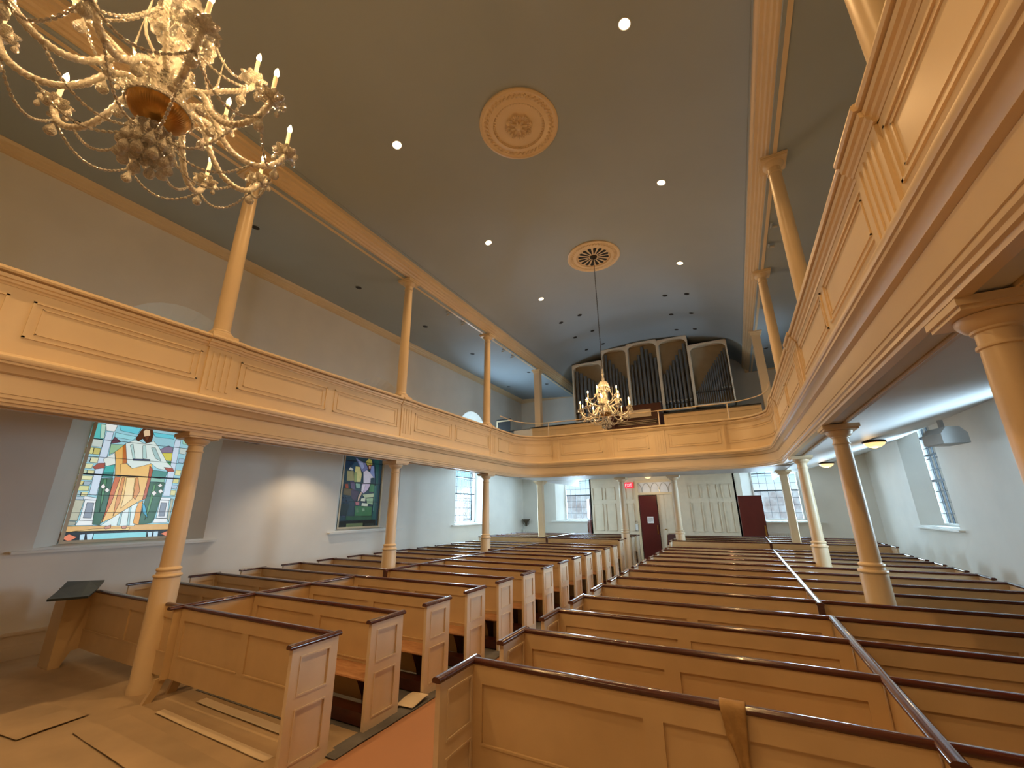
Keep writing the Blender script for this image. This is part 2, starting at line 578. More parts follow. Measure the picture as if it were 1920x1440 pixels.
W1 = '''cfe9ee 2.747,3.403 3.966,3.413 4.155,3.385 4.203,3.314 4.19,1.603 2.714,1.637 2.748,2.532
6fd2e2 3.082,3.403 3.401,3.405 3.369,3.283 3.115,3.313
6fd2e2 3.588,3.353 3.946,3.353 3.937,3.276 3.634,3.278
9fdfe8 3.057,3.269 3.365,3.238 3.323,3.17 3.063,3.185
5fc3c0 2.745,3.386 2.904,3.389 2.92,3.13 2.752,3.131
b8dcc8 2.84,3.378 2.906,3.381 2.93,3.14 2.88,3.141
c9d6cf 2.755,3.119 2.922,3.119 2.931,2.99 2.739,2.999
d8d690 2.744,2.975 2.836,2.973 2.841,2.865 2.744,2.87
c9c070 2.839,2.974 2.926,2.973 2.927,2.867 2.847,2.866
a9c0c4 2.756,2.816 2.834,2.816 2.829,2.727 2.752,2.728
e0e2b8 2.837,2.816 2.938,2.816 2.936,2.724 2.836,2.725
dfe0b0 2.754,2.704 2.888,2.709 2.881,2.628 2.751,2.625
c0cfae 2.739,2.601 2.833,2.601 2.837,2.53 2.739,2.531
dcd8a0 2.842,2.601 2.924,2.598 2.929,2.531 2.843,2.529
e6e6b4 2.744,2.508 2.926,2.509 2.923,2.441 2.746,2.439
d8cf88 2.747,2.423 2.834,2.422 2.828,2.358 2.746,2.362
9fb4c0 2.838,2.422 2.925,2.417 2.918,2.354 2.834,2.357
d6d898 2.746,2.346 2.917,2.345 2.92,2.264 2.744,2.267
a8c4c8 2.746,2.247 2.835,2.246 2.838,2.182 2.752,2.183
dfd9a0 2.842,2.246 2.924,2.245 2.921,2.19 2.844,2.182
b4c4cc 2.752,2.172 2.905,2.168 2.898,2.122 2.752,2.131
b9b9a0 2.755,2.119 2.902,2.113 2.891,1.791 2.754,1.801
a5a795 2.755,1.794 2.881,1.783 2.877,1.725 2.755,1.721
eef2ee 2.897,3.4 3.059,3.399 3.042,3.281 2.929,3.28
cfe0f0 2.935,3.264 3.031,3.269 3.035,2.487 3.037,2.199 2.941,2.207 2.931,2.512
dfe6ea 2.89,2.183 3.084,2.148 3.079,2.117 2.891,2.129
e8eef0 2.91,2.119 3.057,2.118 3.082,1.786 2.915,1.793
8a93a0 2.946,2.077 3.032,2.074 3.052,1.832 2.952,1.837
eef4f4 2.903,1.798 3.089,1.786 3.1,1.717 2.882,1.72
eef2ee 3.954,3.377 4.069,3.372 4.062,3.281 3.963,3.287
cfe0f0 3.963,3.268 4.056,3.27 4.086,2.208 3.972,2.209
e8eef0 3.919,2.187 4.111,2.18 4.106,2.133 3.92,2.142
e8eef0 3.945,2.132 4.09,2.131 4.117,1.811 3.951,1.814
8a93a0 3.969,2.087 4.061,2.085 4.072,1.846 3.981,1.847
eef4f4 3.923,1.806 4.125,1.807 4.134,1.728 3.917,1.728
a8dcc0 4.075,3.363 4.198,3.323 4.192,3.197 4.099,3.204
c9d6cf 4.073,3.125 4.191,3.12 4.188,3.006 4.08,3.012
a9c4d8 4.095,2.92 4.185,2.914 4.181,2.835 4.095,2.839
e4e0a4 4.086,2.698 4.179,2.694 4.176,2.594 4.085,2.603
dcd890 4.079,2.533 4.173,2.53 4.173,2.448 4.08,2.452
b0c8dc 4.081,2.416 4.171,2.411 4.166,2.339 4.08,2.345
dfdca0 4.082,2.318 4.165,2.312 4.166,2.223 4.086,2.229
b9b9a0 4.116,2.159 4.156,2.156 4.162,1.741 4.125,1.811
6b4450 3.04,3.122 3.061,3.193 3.139,3.136 3.158,3.113 3.036,3.066
8a7d95 3.742,3.047 3.877,3.141 3.955,3.11 3.963,3.014 3.783,2.994
d8cf58 3.799,2.992 3.964,3.01 3.98,2.854 3.879,2.862
4f9f5a 3.875,2.844 3.978,2.846 3.987,2.717 3.928,2.74
9cc49a 3.038,3.059 3.227,3.071 3.118,2.93 3.051,2.88
3fb0a8 3.049,2.682 3.164,2.717 3.174,2.578 3.042,2.568
2f7a70 3.043,2.565 3.175,2.574 3.179,2.496 3.039,2.495
4d8f84 3.7,2.668 3.964,2.652 3.937,2.543 3.718,2.547
8fc0a8 3.722,2.529 3.942,2.516 3.94,2.454 3.726,2.46
2c5a34 3.037,2.479 3.187,2.488 3.201,2.303 3.215,1.922 3.18,1.714 3.085,1.733 3.051,2.078 3.051,2.187
48804a 3.067,2.457 3.113,2.476 3.136,2.141 3.134,1.923
34603c 3.721,2.451 3.956,2.451 3.955,2.191 3.939,2.087 3.921,1.815 3.895,1.732 3.702,1.705 3.706,1.984 3.721,2.152
58904e 3.787,2.394 3.824,2.43 3.82,1.95 3.783,1.784
3f9fc0 3.685,2.084 3.738,2.034 3.819,1.817 3.727,1.918
f4f0ea 3.056,2.337 3.08,2.394 3.124,2.34 3.095,2.299
f4f0ea 3.117,2.283 3.146,2.324 3.192,2.286 3.163,2.245
f4f0ea 3.786,2.256 3.821,2.3 3.867,2.258 3.833,2.206
f4f0ea 3.882,2.293 3.918,2.338 3.959,2.287 3.921,2.251
f4f0ea 3.853,2.397 3.891,2.434 3.93,2.392 3.89,2.364
dcae68 2.752,1.71 4.168,1.71 4.178,1.607 2.747,1.628
f0cf86 3.096,1.657 3.602,1.66 3.584,1.621 2.87,1.63
dfeee8 3.235,3.097 3.35,3.174 3.409,3.161 3.515,3.135 3.629,3.192 3.723,3.099 3.91,2.829 4.014,2.738 3.893,2.683 3.783,2.701 3.661,2.788 3.65,2.769 3.415,2.671 3.311,2.773 3.214,3.069
b8d8d4 3.3,3.08 3.337,3.102 3.418,2.851 3.395,2.832
b8d8d4 3.482,3.086 3.521,3.109 3.586,2.868 3.531,2.854
a9c9c8 3.617,3.068 3.676,3.075 3.815,2.838 3.716,2.882
2c2c50 3.386,2.84 3.639,2.856 3.646,2.825 3.399,2.812
e4ebe2 2.994,2.792 3.119,2.921 3.172,2.726 3.05,2.679
e8b45c 3.118,2.93 3.233,3.089 3.318,2.773 3.282,2.532 3.208,2.511 3.151,2.824
c06a20 3.205,3.05 3.234,3.085 3.318,2.773 3.287,2.636
a8503c 2.89,2.653 2.944,2.722 3.032,2.733 3.04,2.649 2.92,2.62
a8503c 3.883,2.732 4.025,2.726 4.062,2.667 3.96,2.655
efc06a 3.239,2.732 3.308,2.755 3.415,2.671 3.65,2.769 3.68,2.781 3.715,2.669 3.7,2.424 3.721,2.152 3.643,2.117 3.469,1.968 3.317,1.827 3.184,1.749 3.208,1.922 3.215,2.239 3.272,2.518
c8641e 3.209,2.504 3.284,2.522 3.256,2.08 3.197,1.749 3.208,1.953 3.201,2.294
b4501a 3.658,2.743 3.722,2.673 3.724,2.169 3.675,2.131 3.679,2.527
d88a34 3.308,2.504 3.348,2.506 3.366,2.081 3.323,1.858 3.307,2.112
d88a34 3.503,2.516 3.531,2.518 3.608,2.284 3.57,2.133 3.532,2.182
f6d692 3.368,2.508 3.489,2.515 3.526,2.149 3.4,1.985 3.397,2.244
dfeeea 3.481,1.976 3.585,2.063 3.639,2.084 3.65,1.69 3.384,1.696 3.187,1.706 3.307,1.818
a8cccc 3.414,1.92 3.436,1.936 3.447,1.705 3.407,1.707
a8cccc 3.516,2.001 3.54,2.017 3.58,1.701 3.546,1.702
e8a030 3.629,2.084 3.687,2.121 3.709,1.704 3.624,1.736 3.615,1.984
c88a70 3.242,1.681 3.328,1.717 3.331,1.658 3.268,1.65
c88a70 3.473,1.693 3.543,1.697 3.542,1.643 3.492,1.645
55301c 3.353,3.192 3.393,3.34 3.423,3.403 3.561,3.413 3.598,3.318 3.594,3.182 3.521,3.141 3.455,3.216 3.402,3.16
e8c8a0 3.435,3.347 3.463,3.388 3.529,3.388 3.553,3.293 3.531,3.2 3.472,3.236
6a3c24 3.469,3.254 3.543,3.283 3.54,3.192 3.503,3.192
15100c 2.741,1.624 4.178,1.603 4.19,1.454 2.744,1.458
8fd8e0 3.135,1.587 3.854,1.581 3.864,1.483 3.143,1.467
e8845c 2.75,1.538 2.839,1.593 2.942,1.541 2.859,1.48
e8845c 4.067,1.538 4.172,1.583 4.183,1.484
bfe0f0 2.967,1.578 3.029,1.587 3.039,1.477 2.983,1.472
bfe0f0 3.047,1.583 3.132,1.591 3.134,1.483 3.077,1.474
bfe0f0 3.863,1.576 3.941,1.58 3.946,1.484 3.897,1.477
bfe0f0 3.955,1.58 4.028,1.583 4.036,1.489 3.968,1.483'''
W2 = '''2a4450 8.005,3.432 9.342,3.426 9.404,1.394 8.035,1.419
1c3550 8.037,3.278 8.414,3.297 8.221,3.05 8.038,3.036
31506a 8.415,3.289 8.601,3.288 8.528,2.95 8.221,3.05
7f86b8 8.388,3.403 8.574,3.313 8.794,3.27 8.912,3.106 8.827,3.008 8.683,3.015 8.542,3.202
a8b4e0 8.48,3.322 8.696,3.288 8.766,3.112 8.676,3.069
c8bf60 8.791,3.297 8.9,3.401 9.027,3.376 9.068,3.249 9,3.187 8.876,3.195
a03c20 8.899,3.206 9.019,3.235 9.046,3.116 8.938,3.089
e8c8b0 8.926,3.19 8.999,3.196 9.008,3.123 8.948,3.109
8fa0d8 9.023,3.207 9.137,3.198 9.204,2.849 9.115,2.862 9.001,2.984
e6e0f0 8.744,3.002 8.868,3.066 8.972,3.018 9.165,2.865 9.043,2.84 9.049,2.694 8.785,2.681
d8c8e8 8.751,2.67 9.051,2.676 8.986,2.511 8.833,2.399 8.735,2.431
f0e8f4 8.733,2.625 8.872,2.649 8.805,2.433 8.732,2.449
d8b8a0 8.711,2.43 8.782,2.424 8.672,2.203 8.631,2.168 8.638,2.289
e0d890 8.435,3.139 8.597,3.134 8.694,2.926 8.675,2.711 8.492,2.701 8.431,2.908
9fb070 8.41,2.977 8.503,2.966 8.538,2.704 8.436,2.698
e8e4d8 8.202,3.031 8.258,3.106 8.379,3.045 8.328,3.006
a8a070 8.152,2.993 8.384,3.002 8.443,2.734 8.179,2.719
6a5a78 8.29,2.708 8.446,2.708 8.524,2.459 8.359,2.522
a04828 8.126,2.631 8.233,2.645 8.272,2.518 8.164,2.514
6a5a38 8.1,2.512 8.428,2.507 8.409,2.318 8.102,2.344
23364a 8.044,2.309 8.391,2.284 8.353,2.081 8.046,2.144
4a3850 8.364,2.488 8.663,2.446 8.563,2.167 8.396,2.25
b8707a 8.552,2.167 8.699,2.169 8.701,2.066 8.575,2.073
8fb8a8 8.497,2.667 8.658,2.666 8.675,2.534 8.538,2.529
4d8a58 9.063,2.677 9.214,2.666 9.215,2.446 9.017,2.458
c8d8b0 8.79,2.362 9.22,2.41 9.22,2.302 8.872,2.277
dfe8d0 8.757,2.257 8.919,2.277 8.909,2.172 8.743,2.187
a8c8a0 8.945,2.26 9.21,2.283 9.209,2.086 8.987,2.12
e4ecd8 8.796,2.135 9.035,2.12 9.022,2.032 8.784,2.049
3c7a4c 8.556,2.048 9.191,2.033 9.199,1.768 8.57,1.778
2c5a40 8.286,1.782 9.225,1.758 9.214,1.645 8.28,1.668
5a5a88 8.138,1.931 8.246,1.914 8.246,1.766 8.138,1.784
1a2c30 8.03,2.111 8.353,2.081 8.286,1.782 8.053,1.802
5a8a64 8.588,1.98 8.676,1.997 8.714,1.877 8.626,1.861
8fb890 8.816,1.98 8.908,1.988 8.93,1.91 8.839,1.893
1f5a5a 9.102,3.383 9.333,3.387 9.375,1.641 9.226,1.653 9.268,2.631 9.213,3.092
47807c 9.218,2.629 9.268,2.631 9.28,1.908 9.231,1.908
0c100c 8.032,1.658 9.374,1.65 9.39,1.412 8.034,1.427
6a7a50 8.313,1.585 8.901,1.584 8.903,1.482 8.318,1.471
26302a 8.973,1.573 9.321,1.572 9.32,1.484 8.972,1.488'''
B1 = [([(2.748, 2.532), (4.174, 2.539)], 0.022), ([(2.752, 3.106), (4.204, 3.137)], 0.006), ([(2.754, 2.824), (4.186, 2.825)], 0.006), ([(2.749, 2.195), (4.192, 2.211)], 0.006), ([(2.748, 1.926), (4.176, 1.917)], 0.006)]
B2 = [([(8.005, 3.275), (9.334, 3.269)], 0.012), ([(8.034, 2.681), (9.353, 2.672)], 0.012), ([(8.043, 2.164), (9.362, 2.163)], 0.012), ([(8.032, 1.658), (9.374, 1.646)], 0.02)]


def glass_mat(name, h, st):
    c = lin(h)
    return mat('stained glass ' + h, tuple(x * 0.5 for x in c), 0.25, var=0.15, scale=9, emis=c, estr=st)  # daylight through the glass is put into its colour as emission


GM = {}


def stained(parent, data, bars, fn, c, st, dark):
    b = MB()
    mats = []
    idx = {}

    def use(h):
        k = (h, st)
        if k not in GM:
            GM[k] = glass_mat('g', h, st)
        if k not in idx:
            idx[k] = len(mats)
            mats.append(GM[k])
        b.cur = idx[k]
    use(dark)
    oo = outline(RI, WZ0 + 0.05, WSP)
    b.add([fn(c + u, v, DEPTH + 0.02) for u, v in oo], [tuple(range(len(oo)))])
    lead = MB()
    d = DEPTH + 0.012
    lo_, hi_ = c - RI, c + RI
    for ln in data.strip().split('\n'):
        q = ln.split()
        use(q[0])
        P = []
        for t in q[1:]:
            y, z = map(float, t.split(','))
            P.append((min(hi_, max(lo_, y)), max(WZ0 + 0.055, z)))
        if ln == data.strip().split('\n')[0]:
            continue
        d -= 0.00012
        n0 = len(b.v)
        b.add([fn(y, z, d) for y, z in P], [tuple(range(len(P)))])
        for i in range(len(P)):
            (y0, z0), (y1, z1) = P[i], P[(i + 1) % len(P)]
            L = math.hypot(y1 - y0, z1 - z0) or 1
            ny, nz = -(z1 - z0) / L * 0.0028, (y1 - y0) / L * 0.0028
            lead.add([fn(y0 - ny, z0 - nz, d - 0.0001), fn(y1 - ny, z1 - nz, d - 0.0001), fn(y1 + ny, z1 + nz, d - 0.0001), fn(y0 + ny, z0 + nz, d - 0.0001)], [(0, 1, 2, 3)])
    for (p, q), wd in bars:
        z = (p[1] + q[1]) / 2
        a, e2 = fn(c - RI, z - wd / 2, DEPTH - 0.01), fn(c + RI, z + wd / 2, DEPTH + 0.01)
        lead.box(a[0], e2[0], a[1], e2[1], a[2], e2[2])
    # plain quarry lattice of the unseen upper part
    for z in (3.45, 3.75, 4.05, 4.35, 4.65, 4.95):
        a, e2 = fn(c - RI * 0.97, z - 0.005, DEPTH), fn(c + RI * 0.97, z + 0.005, DEPTH + 0.01)
        lead.box(a[0], e2[0], a[1], e2[1], a[2], e2[2])
    o = b.obj('stained_glass', mats, parent)
    lead.obj('leading', 'lead', parent)
    return o


def arch_frame(fn, c, wd, d0, d1, name, parent, m, WSP=WSP, ar=1.0):
    """a frame bar following the opening"""
    b = MB()
    oo = outline(RI + 0.005, WZ0 + 0.05, WSP, ar)
    ii = outline(RI - wd, WZ0 + 0.05 + wd, WSP - (wd if ar < 1 else 0), ar)
    n = len(oo)
    for d in (d0, d1):
        b.add([fn(c + u, v, d) for u, v in oo] + [fn(c + u, v, d) for u, v in ii], [(k, (k + 1) % n, n + (k + 1) % n, n + k) for k in range(n)])
    b.add([fn(c + u, v, d0) for u, v in ii] + [fn(c + u, v, d1) for u, v in ii], [(k, (k + 1) % n, n + (k + 1) % n, n + k) for k in range(n)])
    return b.obj(name, m, parent)


def window(idx, fn, c, kind, side, block_top=False, WSP=WSP, ar=1.0):
    root = struct(empty('window_%d' % idx, fn(c, WZ0, 0)))
    inv = Vector(root.location)

    def g(s, z, d):
        p = fn(s, z, d)
        return (p[0] - inv.x, p[1] - inv.y, p[2] - inv.z)
    # sill board
    b = MB()
    a, e2 = g(c - RO - 0.22, WZ0 - 0.035, -0.10), g(c + RO + 0.22, WZ0, 0.0)
    b.box(a[0], e2[0], a[1], e2[1], a[2], e2[2])
    b.prism([(c - RO, 0), (c + RO, 0), (c + RI, DEPTH), (c - RI, DEPTH)], WZ0 + 0.0, WZ0 + 0.03, lambda u, v, t: g(u, t, v))
    b.obj('sill', 'white', root)
    arch_frame(g, c, 0.045, DEPTH - 0.03, DEPTH + 0.03, 'window_frame', root, 'cream' if kind != 'clear' else 'white', WSP, ar)
    if kind == 'clear':
        b = MB()
        oo = outline(RI, WZ0 + 0.05, WSP, ar)
        b.add([g(c + u, v, DEPTH + 0.01) for u, v in oo], [tuple(range(len(oo)))])
        b.obj('glass', 'pane', root)
        b = MB()
        t = 0.0065
        n = 6
        for i in range(1, n):
            s = c - RI + 2 * RI * i / n
            h = ar * math.sqrt(max(0.0, RI * RI - (s - c) ** 2))
            a, e2 = g(s - t, WZ0 + 0.06, DEPTH - 0.01), g(s + t, WSP + h, DEPTH + 0.008)
            b.box(a[0], e2[0], a[1], e2[1], a[2], e2[2])
        z = WZ0 + 0.05 + 0.27
        k = 0
        while z < WSP + ar * RI - 0.1:
            hw = RI if z < WSP else math.sqrt(max(0.0, RI * RI - (z - WSP) ** 2))
            tt = t
            a, e2 = g(c - hw, z - tt, DEPTH - 0.01), g(c + hw, z + tt, DEPTH + 0.008)
            b.box(a[0], e2[0], a[1], e2[1], a[2], e2[2])
            z += 0.27
            k += 1
        b.obj('glazing_bars', 'sash', root)
        b = MB()
        for z, tt in ((2.52, 0.028), (3.16, 0.018), (3.62, 0.028)):
            if z > WSP + 0.2:
                continue
            a, e2 = g(c - RI, z - tt, DEPTH - 0.025), g(c + RI, z + tt, DEPTH + 0.02)
            b.box(a[0], e2[0], a[1], e2[1], a[2], e2[2])
        b.obj('meeting_rail', 'sash', root)
        if block_top:
            # board added over the upper part to hold back daylight
            b = MB()
            b.box(*[v for pr_ in zip(g(c - RI, 3.62, DEPTH + 0.012), g(c + RI, WSP + RI, DEPTH + 0.02)) for v in pr_])
            b.obj('upper_light_blocker', 'white', root)
    elif kind == 'blocked':
        b = MB()
        b.box(*[v for pr_ in zip(g(c - RI, WZ0 + .05, DEPTH + 0.0), g(c + RI, WSP + RI, DEPTH + 0.02)) for v in pr_])
        b.obj('light_blocker', 'cream', root)  # unseen board added to keep daylight out of the near nave
    elif kind == 'robed':
        stained(root, W1, B1, g, c, 0.80, '9fd0dc')
    else:
        stained(root, W2, B2, g, c, 0.34, '2a4450')
    return root


window(1, fL, WY[0], 'robed', 'L')
window(2, fL, WY[1], 'angel', 'L')
window(3, fL, WY[2], 'clear', 'L')
window(4, fR, WY[0], 'blocked', 'R')
window(5, fR, WY[1], 'clear', 'R', True)
window(6, fR, WY[2], 'clear', 'R')
window(7, fB, -6.3, 'clear', 'B', False, 3.26, 0.04)
window(8, fB, 1.4, 'clear', 'B', False, 3.26, 0.04)

# the street outside: pale masonry fronts across the road
for nm, (x0, x1, y0, y1, h) in (('exterior_facade', (-30, 14, 44, 50, 3.4)), ('exterior_facade', (-44, -38, -6, 40, 6.5)), ('exterior_facade', (34, 40, -6, 40, 5.0))):
    b = MB()
    b.box(x0, x1, y0, y1, -1.5, h)
    struct(b.obj(nm, 'brick'))
struct(MB().box(-80, 80, -60, YB - 2, -1.7, -1.5).box(-80, XL - 2, YB - 2, 90, -1.7, -1.5).box(XR + 2, 80, YB - 2, 90, -1.7, -1.5).box(XL - 2, XR + 2, YR + 2, 90, -1.7, -1.5).obj('ground', 'street'))

# ------------------------------------------------------------------ ceilings
b = MB()
st = []
N = 28
prof = []
for i in range(N + 1):
    a = PI * i / N
    prof.append((CX + 3.5 * math.cos(a), 7.40 + 1.05 * math.sin(a)))
prof = prof + [(p[0], p[1] + 0.1) for p in reversed(prof)]
b.prism(prof, YB, YR, lambda u, v, t: (u, t, v))
struct(b.obj('ceiling', 'ceil', smooth=25))
for sgn, nm in ((-1, 'ceiling_left'), (1, 'ceiling_right')):
    b = MB()
    b.prism([(3.70, 7.17), (6.67, 7.36), (6.67, 7.5), (3.70, 7.5)], YB, YR, lambda u, v, t: (CX + sgn * u, t, v))
    struct(b.obj(nm, 'ceil'))
struct(MB().box(CX - 3.8, CX + 3.8, YB, YR, 8.75, 8.9).box(CX - 7, CX - 3.45, YB, YR, 7.55, 7.62).box(CX + 3.45, CX + 7, YB, YR, 7.55, 7.62).obj('roof', 'ceil'))

# moulded cornice between the vault and the flat aisle ceilings, and round the outer walls
CORN = [(3.80, 7.165), (3.745, 7.165), (3.74, 7.185), (3.705, 7.19), (3.70, 7.215), (3.665, 7.22), (3.65, 7.25), (3.62, 7.255), (3.60, 7.29), (3.565, 7.30), (3.55, 7.335), (3.51, 7.345), (3.50, 7.40), (3.47, 7.42), (3.47, 7.50), (3.80, 7.50)]
for sgn, nm in ((-1, 'trim_1'), (1, 'trim_2')):
    b = MB()
    b.prism(CORN, YB, YR, lambda u, v, t: (CX + sgn * u, t, v))
    struct(b.obj(nm, 'cream'))
WC = [(0, 0), (0.03, 0), (0.03, 0.025), (0.055, 0.035), (0.06, 0.06), (0.10, 0.085), (0.105, 0.11), (0.14, 0.13), (0.16, 0.17), (0.16, 0.19), (0, 0.19)]
k = 3
for fn_, a, c2 in ((lambda u, v, t: (XL + u, t, 7.17 + v), YB, YR), (lambda u, v, t: (XR - u, t, 7.17 + v), YB, YR), (lambda u, v, t: (t, YR - u, 7.17 + v), XL, CX - 3.55), (lambda u, v, t: (t, YR - u, 7.17 + v), CX + 3.55, XR)):
    b = MB()
    b.prism(WC, a, c2, fn_)
    struct(b.obj('trim_%d' % k, 'cream'))
    k += 1

# ------------------------------------------------------------------ gallery
R0c = 2.52      # |x - CX| of the corner centre
YC = 11.3       # y of the corner centre


def gpath(s):
    """centre-of-curve parametrisation. returns function d -> (x, y) and arc type.
    s runs: left side y from YB to YC (0..1), corner (1..2), rear (2..3), corner (3..4), right side (4..5)"""
    if s <= 1:
        y = YB + (YC - YB) * s
        return lambda d: (CX - d, y)
    if s <= 2:
        a = PI - (s - 1) * PI / 2
        return lambda d: (CX - R0c + (d - R0c) * math.cos(a), YC + (d - R0c) * math.sin(a))
    if s <= 3:
        x = CX - R0c + (2 * R0c) * (s - 2)
        return lambda d: (x, YC + d - R0c)
    if s <= 4:
        a = PI / 2 - (s - 3) * PI / 2
        return lambda d: (CX + R0c + (d - R0c) * math.cos(a), YC + (d - R0c) * math.sin(a))
    y = YC - (YC - YB) * (s - 4)
    return lambda d: (CX + d, y)


def s_of(side, v):
    if side == 'L':
        return (v - YB) / (YC - YB)
    if side == 'B':
        return 2 + (v - (CX - R0c)) / (2 * R0c)
    return 4 + (YC - v) / (YC - YB)


def srange(s0, s1):
    """stations between s0 and s1, dense in the corners"""
    S = [s0]
    for kk in range(0, 51):
        t = kk * 0.1
        if s0 < t < s1 and (1 <= t <= 2 or 3 <= t <= 4 or abs(t - round(t)) < 1e-6):
            S.append(t)
    S.append(s1)
    return S


def gsweep(b, prof, s0=0.0, s1=5.0):
    sts = []
    for s in srange(s0, s1):
        f = gpath(s)
        sts.append([(*f(d), z) for d, z in prof])
    return b.sweep(sts)


gal = empty('gallery', (CX, YC, 0))
tag(gal, 'cream panelled wooden gallery sweeping round three sides above the pews', 'gallery')


def gobj(b, name, m, smooth=35, parent=None):
    o = b.obj(name, m, None, smooth)
    me = o.data
    me.transform(Matrix.Translation((-CX, -YC, 0)))
    o.parent = parent or gal
    return o


# lower frieze and its mouldings
b = MB()
gsweep(b, [(3.80, 2.93), (3.80, 2.895), (3.775, 2.895), (3.775, 2.935), (3.625, 2.935), (3.625, 2.89), (3.555, 2.89), (3.55, 2.915), (3.53, 2.92), (3.528, 2.945), (3.512, 2.955), (3.515, 2.99), (3.505, 2.992), (3.51, 3.0), (3.508, 3.175), (3.80, 3.175)])
gobj(b, 'frieze', 'cream')
b = MB()
gsweep(b, [(3.75, 3.176), (3.50, 3.176), (3.485, 3.186), (3.47, 3.188), (3.465, 3.20), (3.44, 3.235), (3.425, 3.248), (3.40, 3.254), (3.398, 3.275), (3.385, 3.28), (3.375, 3.30), (3.378, 3.325), (3.40, 3.332), (3.41, 3.35), (3.44, 3.352), (3.46, 3.37), (3.485, 3.375), (3.75, 3.375)])
gobj(b, 'cornice', 'cream')
b = MB()
gsweep(b, [(3.60, 3.376), (3.50, 3.376), (3.50, 4.03), (3.60, 4.03)])
gobj(b, 'parapet', 'cream')
RAIL = [(3.62, 4.031), (3.495, 4.031), (3.488, 4.05), (3.47, 4.06), (3.465, 4.085), (3.445, 4.09), (3.44, 4.125), (3.482, 4.128), (3.482, 4.14), (3.425, 4.146), (3.415, 4.165), (3.42, 4.19), (3.44, 4.20), (3.62, 4.205)]
b = MB()
gsweep(b, RAIL)
gobj(b, 'handrail', 'cream')

# pilasters with fluting below each upper column and along the rear front
PIL = []


def pilaster(sa, sb):
    b = MB()
    off = -0.022
    gsweep(b, [(3.55, 3.376), (3.478, 3.376), (3.478, 4.03), (3.55, 4.03)], sa, sb)
    # reeding
    L = sb - sa
    for t0, t1 in ((0.16, 0.24), (0.36, 0.44), (0.56, 0.64), (0.76, 0.84)):
        gsweep(b, [(3.50, 3.45), (3.468, 3.45), (3.468, 3.98), (3.50, 3.98)], sa + L * t0, sa + L * t1)
    p = gobj(b, 'pilaster', 'cream')
    b = MB()
    gsweep(b, [(d + off, z) if d < 3.6 else (d, z) for d, z in RAIL], sa - L * 0.06, sb + L * 0.06)
    c = gobj(b, 'rail_break', 'cream', parent=p)


LY = (-0.88, 2.83, 6.55, 10.2)
for y in LY:
    pilaster(s_of('L', y - 0.22), s_of('L', y + 0.16))
    pilaster(s_of('R', y + 0.22), s_of('R', y - 0.22))
for xa, xb in ((-5.10 + 0.12, -4.76), (-3.24, -3.00), (-1.88, -1.52), (-0.02, 0.10)):
    pilaster(s_of('B', max(xa, CX - R0c + 0.01)), s_of('B', min(xb, CX + R0c - 0.01)))


def gpanel(sa, sb, z0=3.55, z1=3.95, shrink=0.0):
    """sunk panel look: two nested moulding frames, one recessed field line"""
    b = MB()
    ln = 1.0
    # convert frame bar width (metres) to s units for the straight parts
    fa = gpath(sa)(3.5)
    fb = gpath(sb)(3.5)
    L = math.hypot(fa[0] - fb[0], fa[1] - fb[1]) or 1
    u = (sb - sa) / L
    for k, (g, wz, dd) in enumerate(((0.0, 0.022, 3.486), (0.075, 0.014, 3.490))):
        a, c = sa + g * u, sb - g * u
        za, zb = z0 + g * 0.75, z1 - g * 0.75
        if c - a <= 2 * wz * u:
            continue
        for p in (([(3.51, za), (dd, za + 0.004), (dd, za + wz), (3.51, za + wz + 0.004)], a, c), ([(3.51, zb - wz), (dd, zb - wz), (dd, zb - 0.004), (3.51, zb)], a, c), ([(3.51, za), (dd, za), (dd, zb), (3.51, zb)], a, a + wz * u), ([(3.51, za), (dd, za), (dd, zb), (3.51, zb)], c - wz * u, c)):
            gsweep(b, *p)
    gobj(b, 'panel_moulding', 'cream')


for a, c in ((-0.64, 0.86), (1.02, 2.55), (3.05, 4.50), (4.65, 6.24), (6.77, 8.13), (8.27, 9.93)):
    gpanel(s_of('L', a), s_of('L', c))
    gpanel(s_of('R', c), s_of('R', a))
gpanel(s_of('L', 10.45), s_of('B', -4.99))
gpanel(s_of('B', 0.08), s_of('R', 10.45))
for a, c in ((-4.68, -3.34), (-2.90, -1.98), (-1.44, -0.10)):
    gpanel(s_of('B', a), s_of('B', c))

# soffits: a flat band under the columns, then the underside rising to the walls
b = MB()
gsweep(b, [(3.765, 2.910), (3.635, 2.910), (3.635, 2.938), (3.765, 2.938)], 0, 5)
gobj(b, 'soffit_panel', 'soffit')
for sgn, nm in ((-1, 'soffit_left'), (1, 'soffit_right')):
    b = MB()
    b.prism([(3.79, 2.89), (3.815, 2.89), (3.83, 2.955), (6.67, 3.68), (6.67, 3.95), (3.61, 3.55), (3.61, 3.18), (3.79, 3.18)], YB, YR, lambda u, v, t: (CX + sgn * u, t, v))
    o = b.obj('ceiling_under_gallery', 'soffit')
    struct(o)
b = MB()
b.prism([(12.38, 2.90), (14.2, 2.90), (14.25, 3.06), (YR, 3.30), (YR, 3.9), (13.3, 3.9), (13.3, 3.6), (12.38, 3.6)], CX - 3.80, CX + 3.80, lambda u, v, t: (t, u, v))
struct(b.obj('ceiling_under_gallery', 'soffit'))

# ------------------------------------------------------------------ columns
SG = 'stained-glass side'
BW = 'bare-window side'


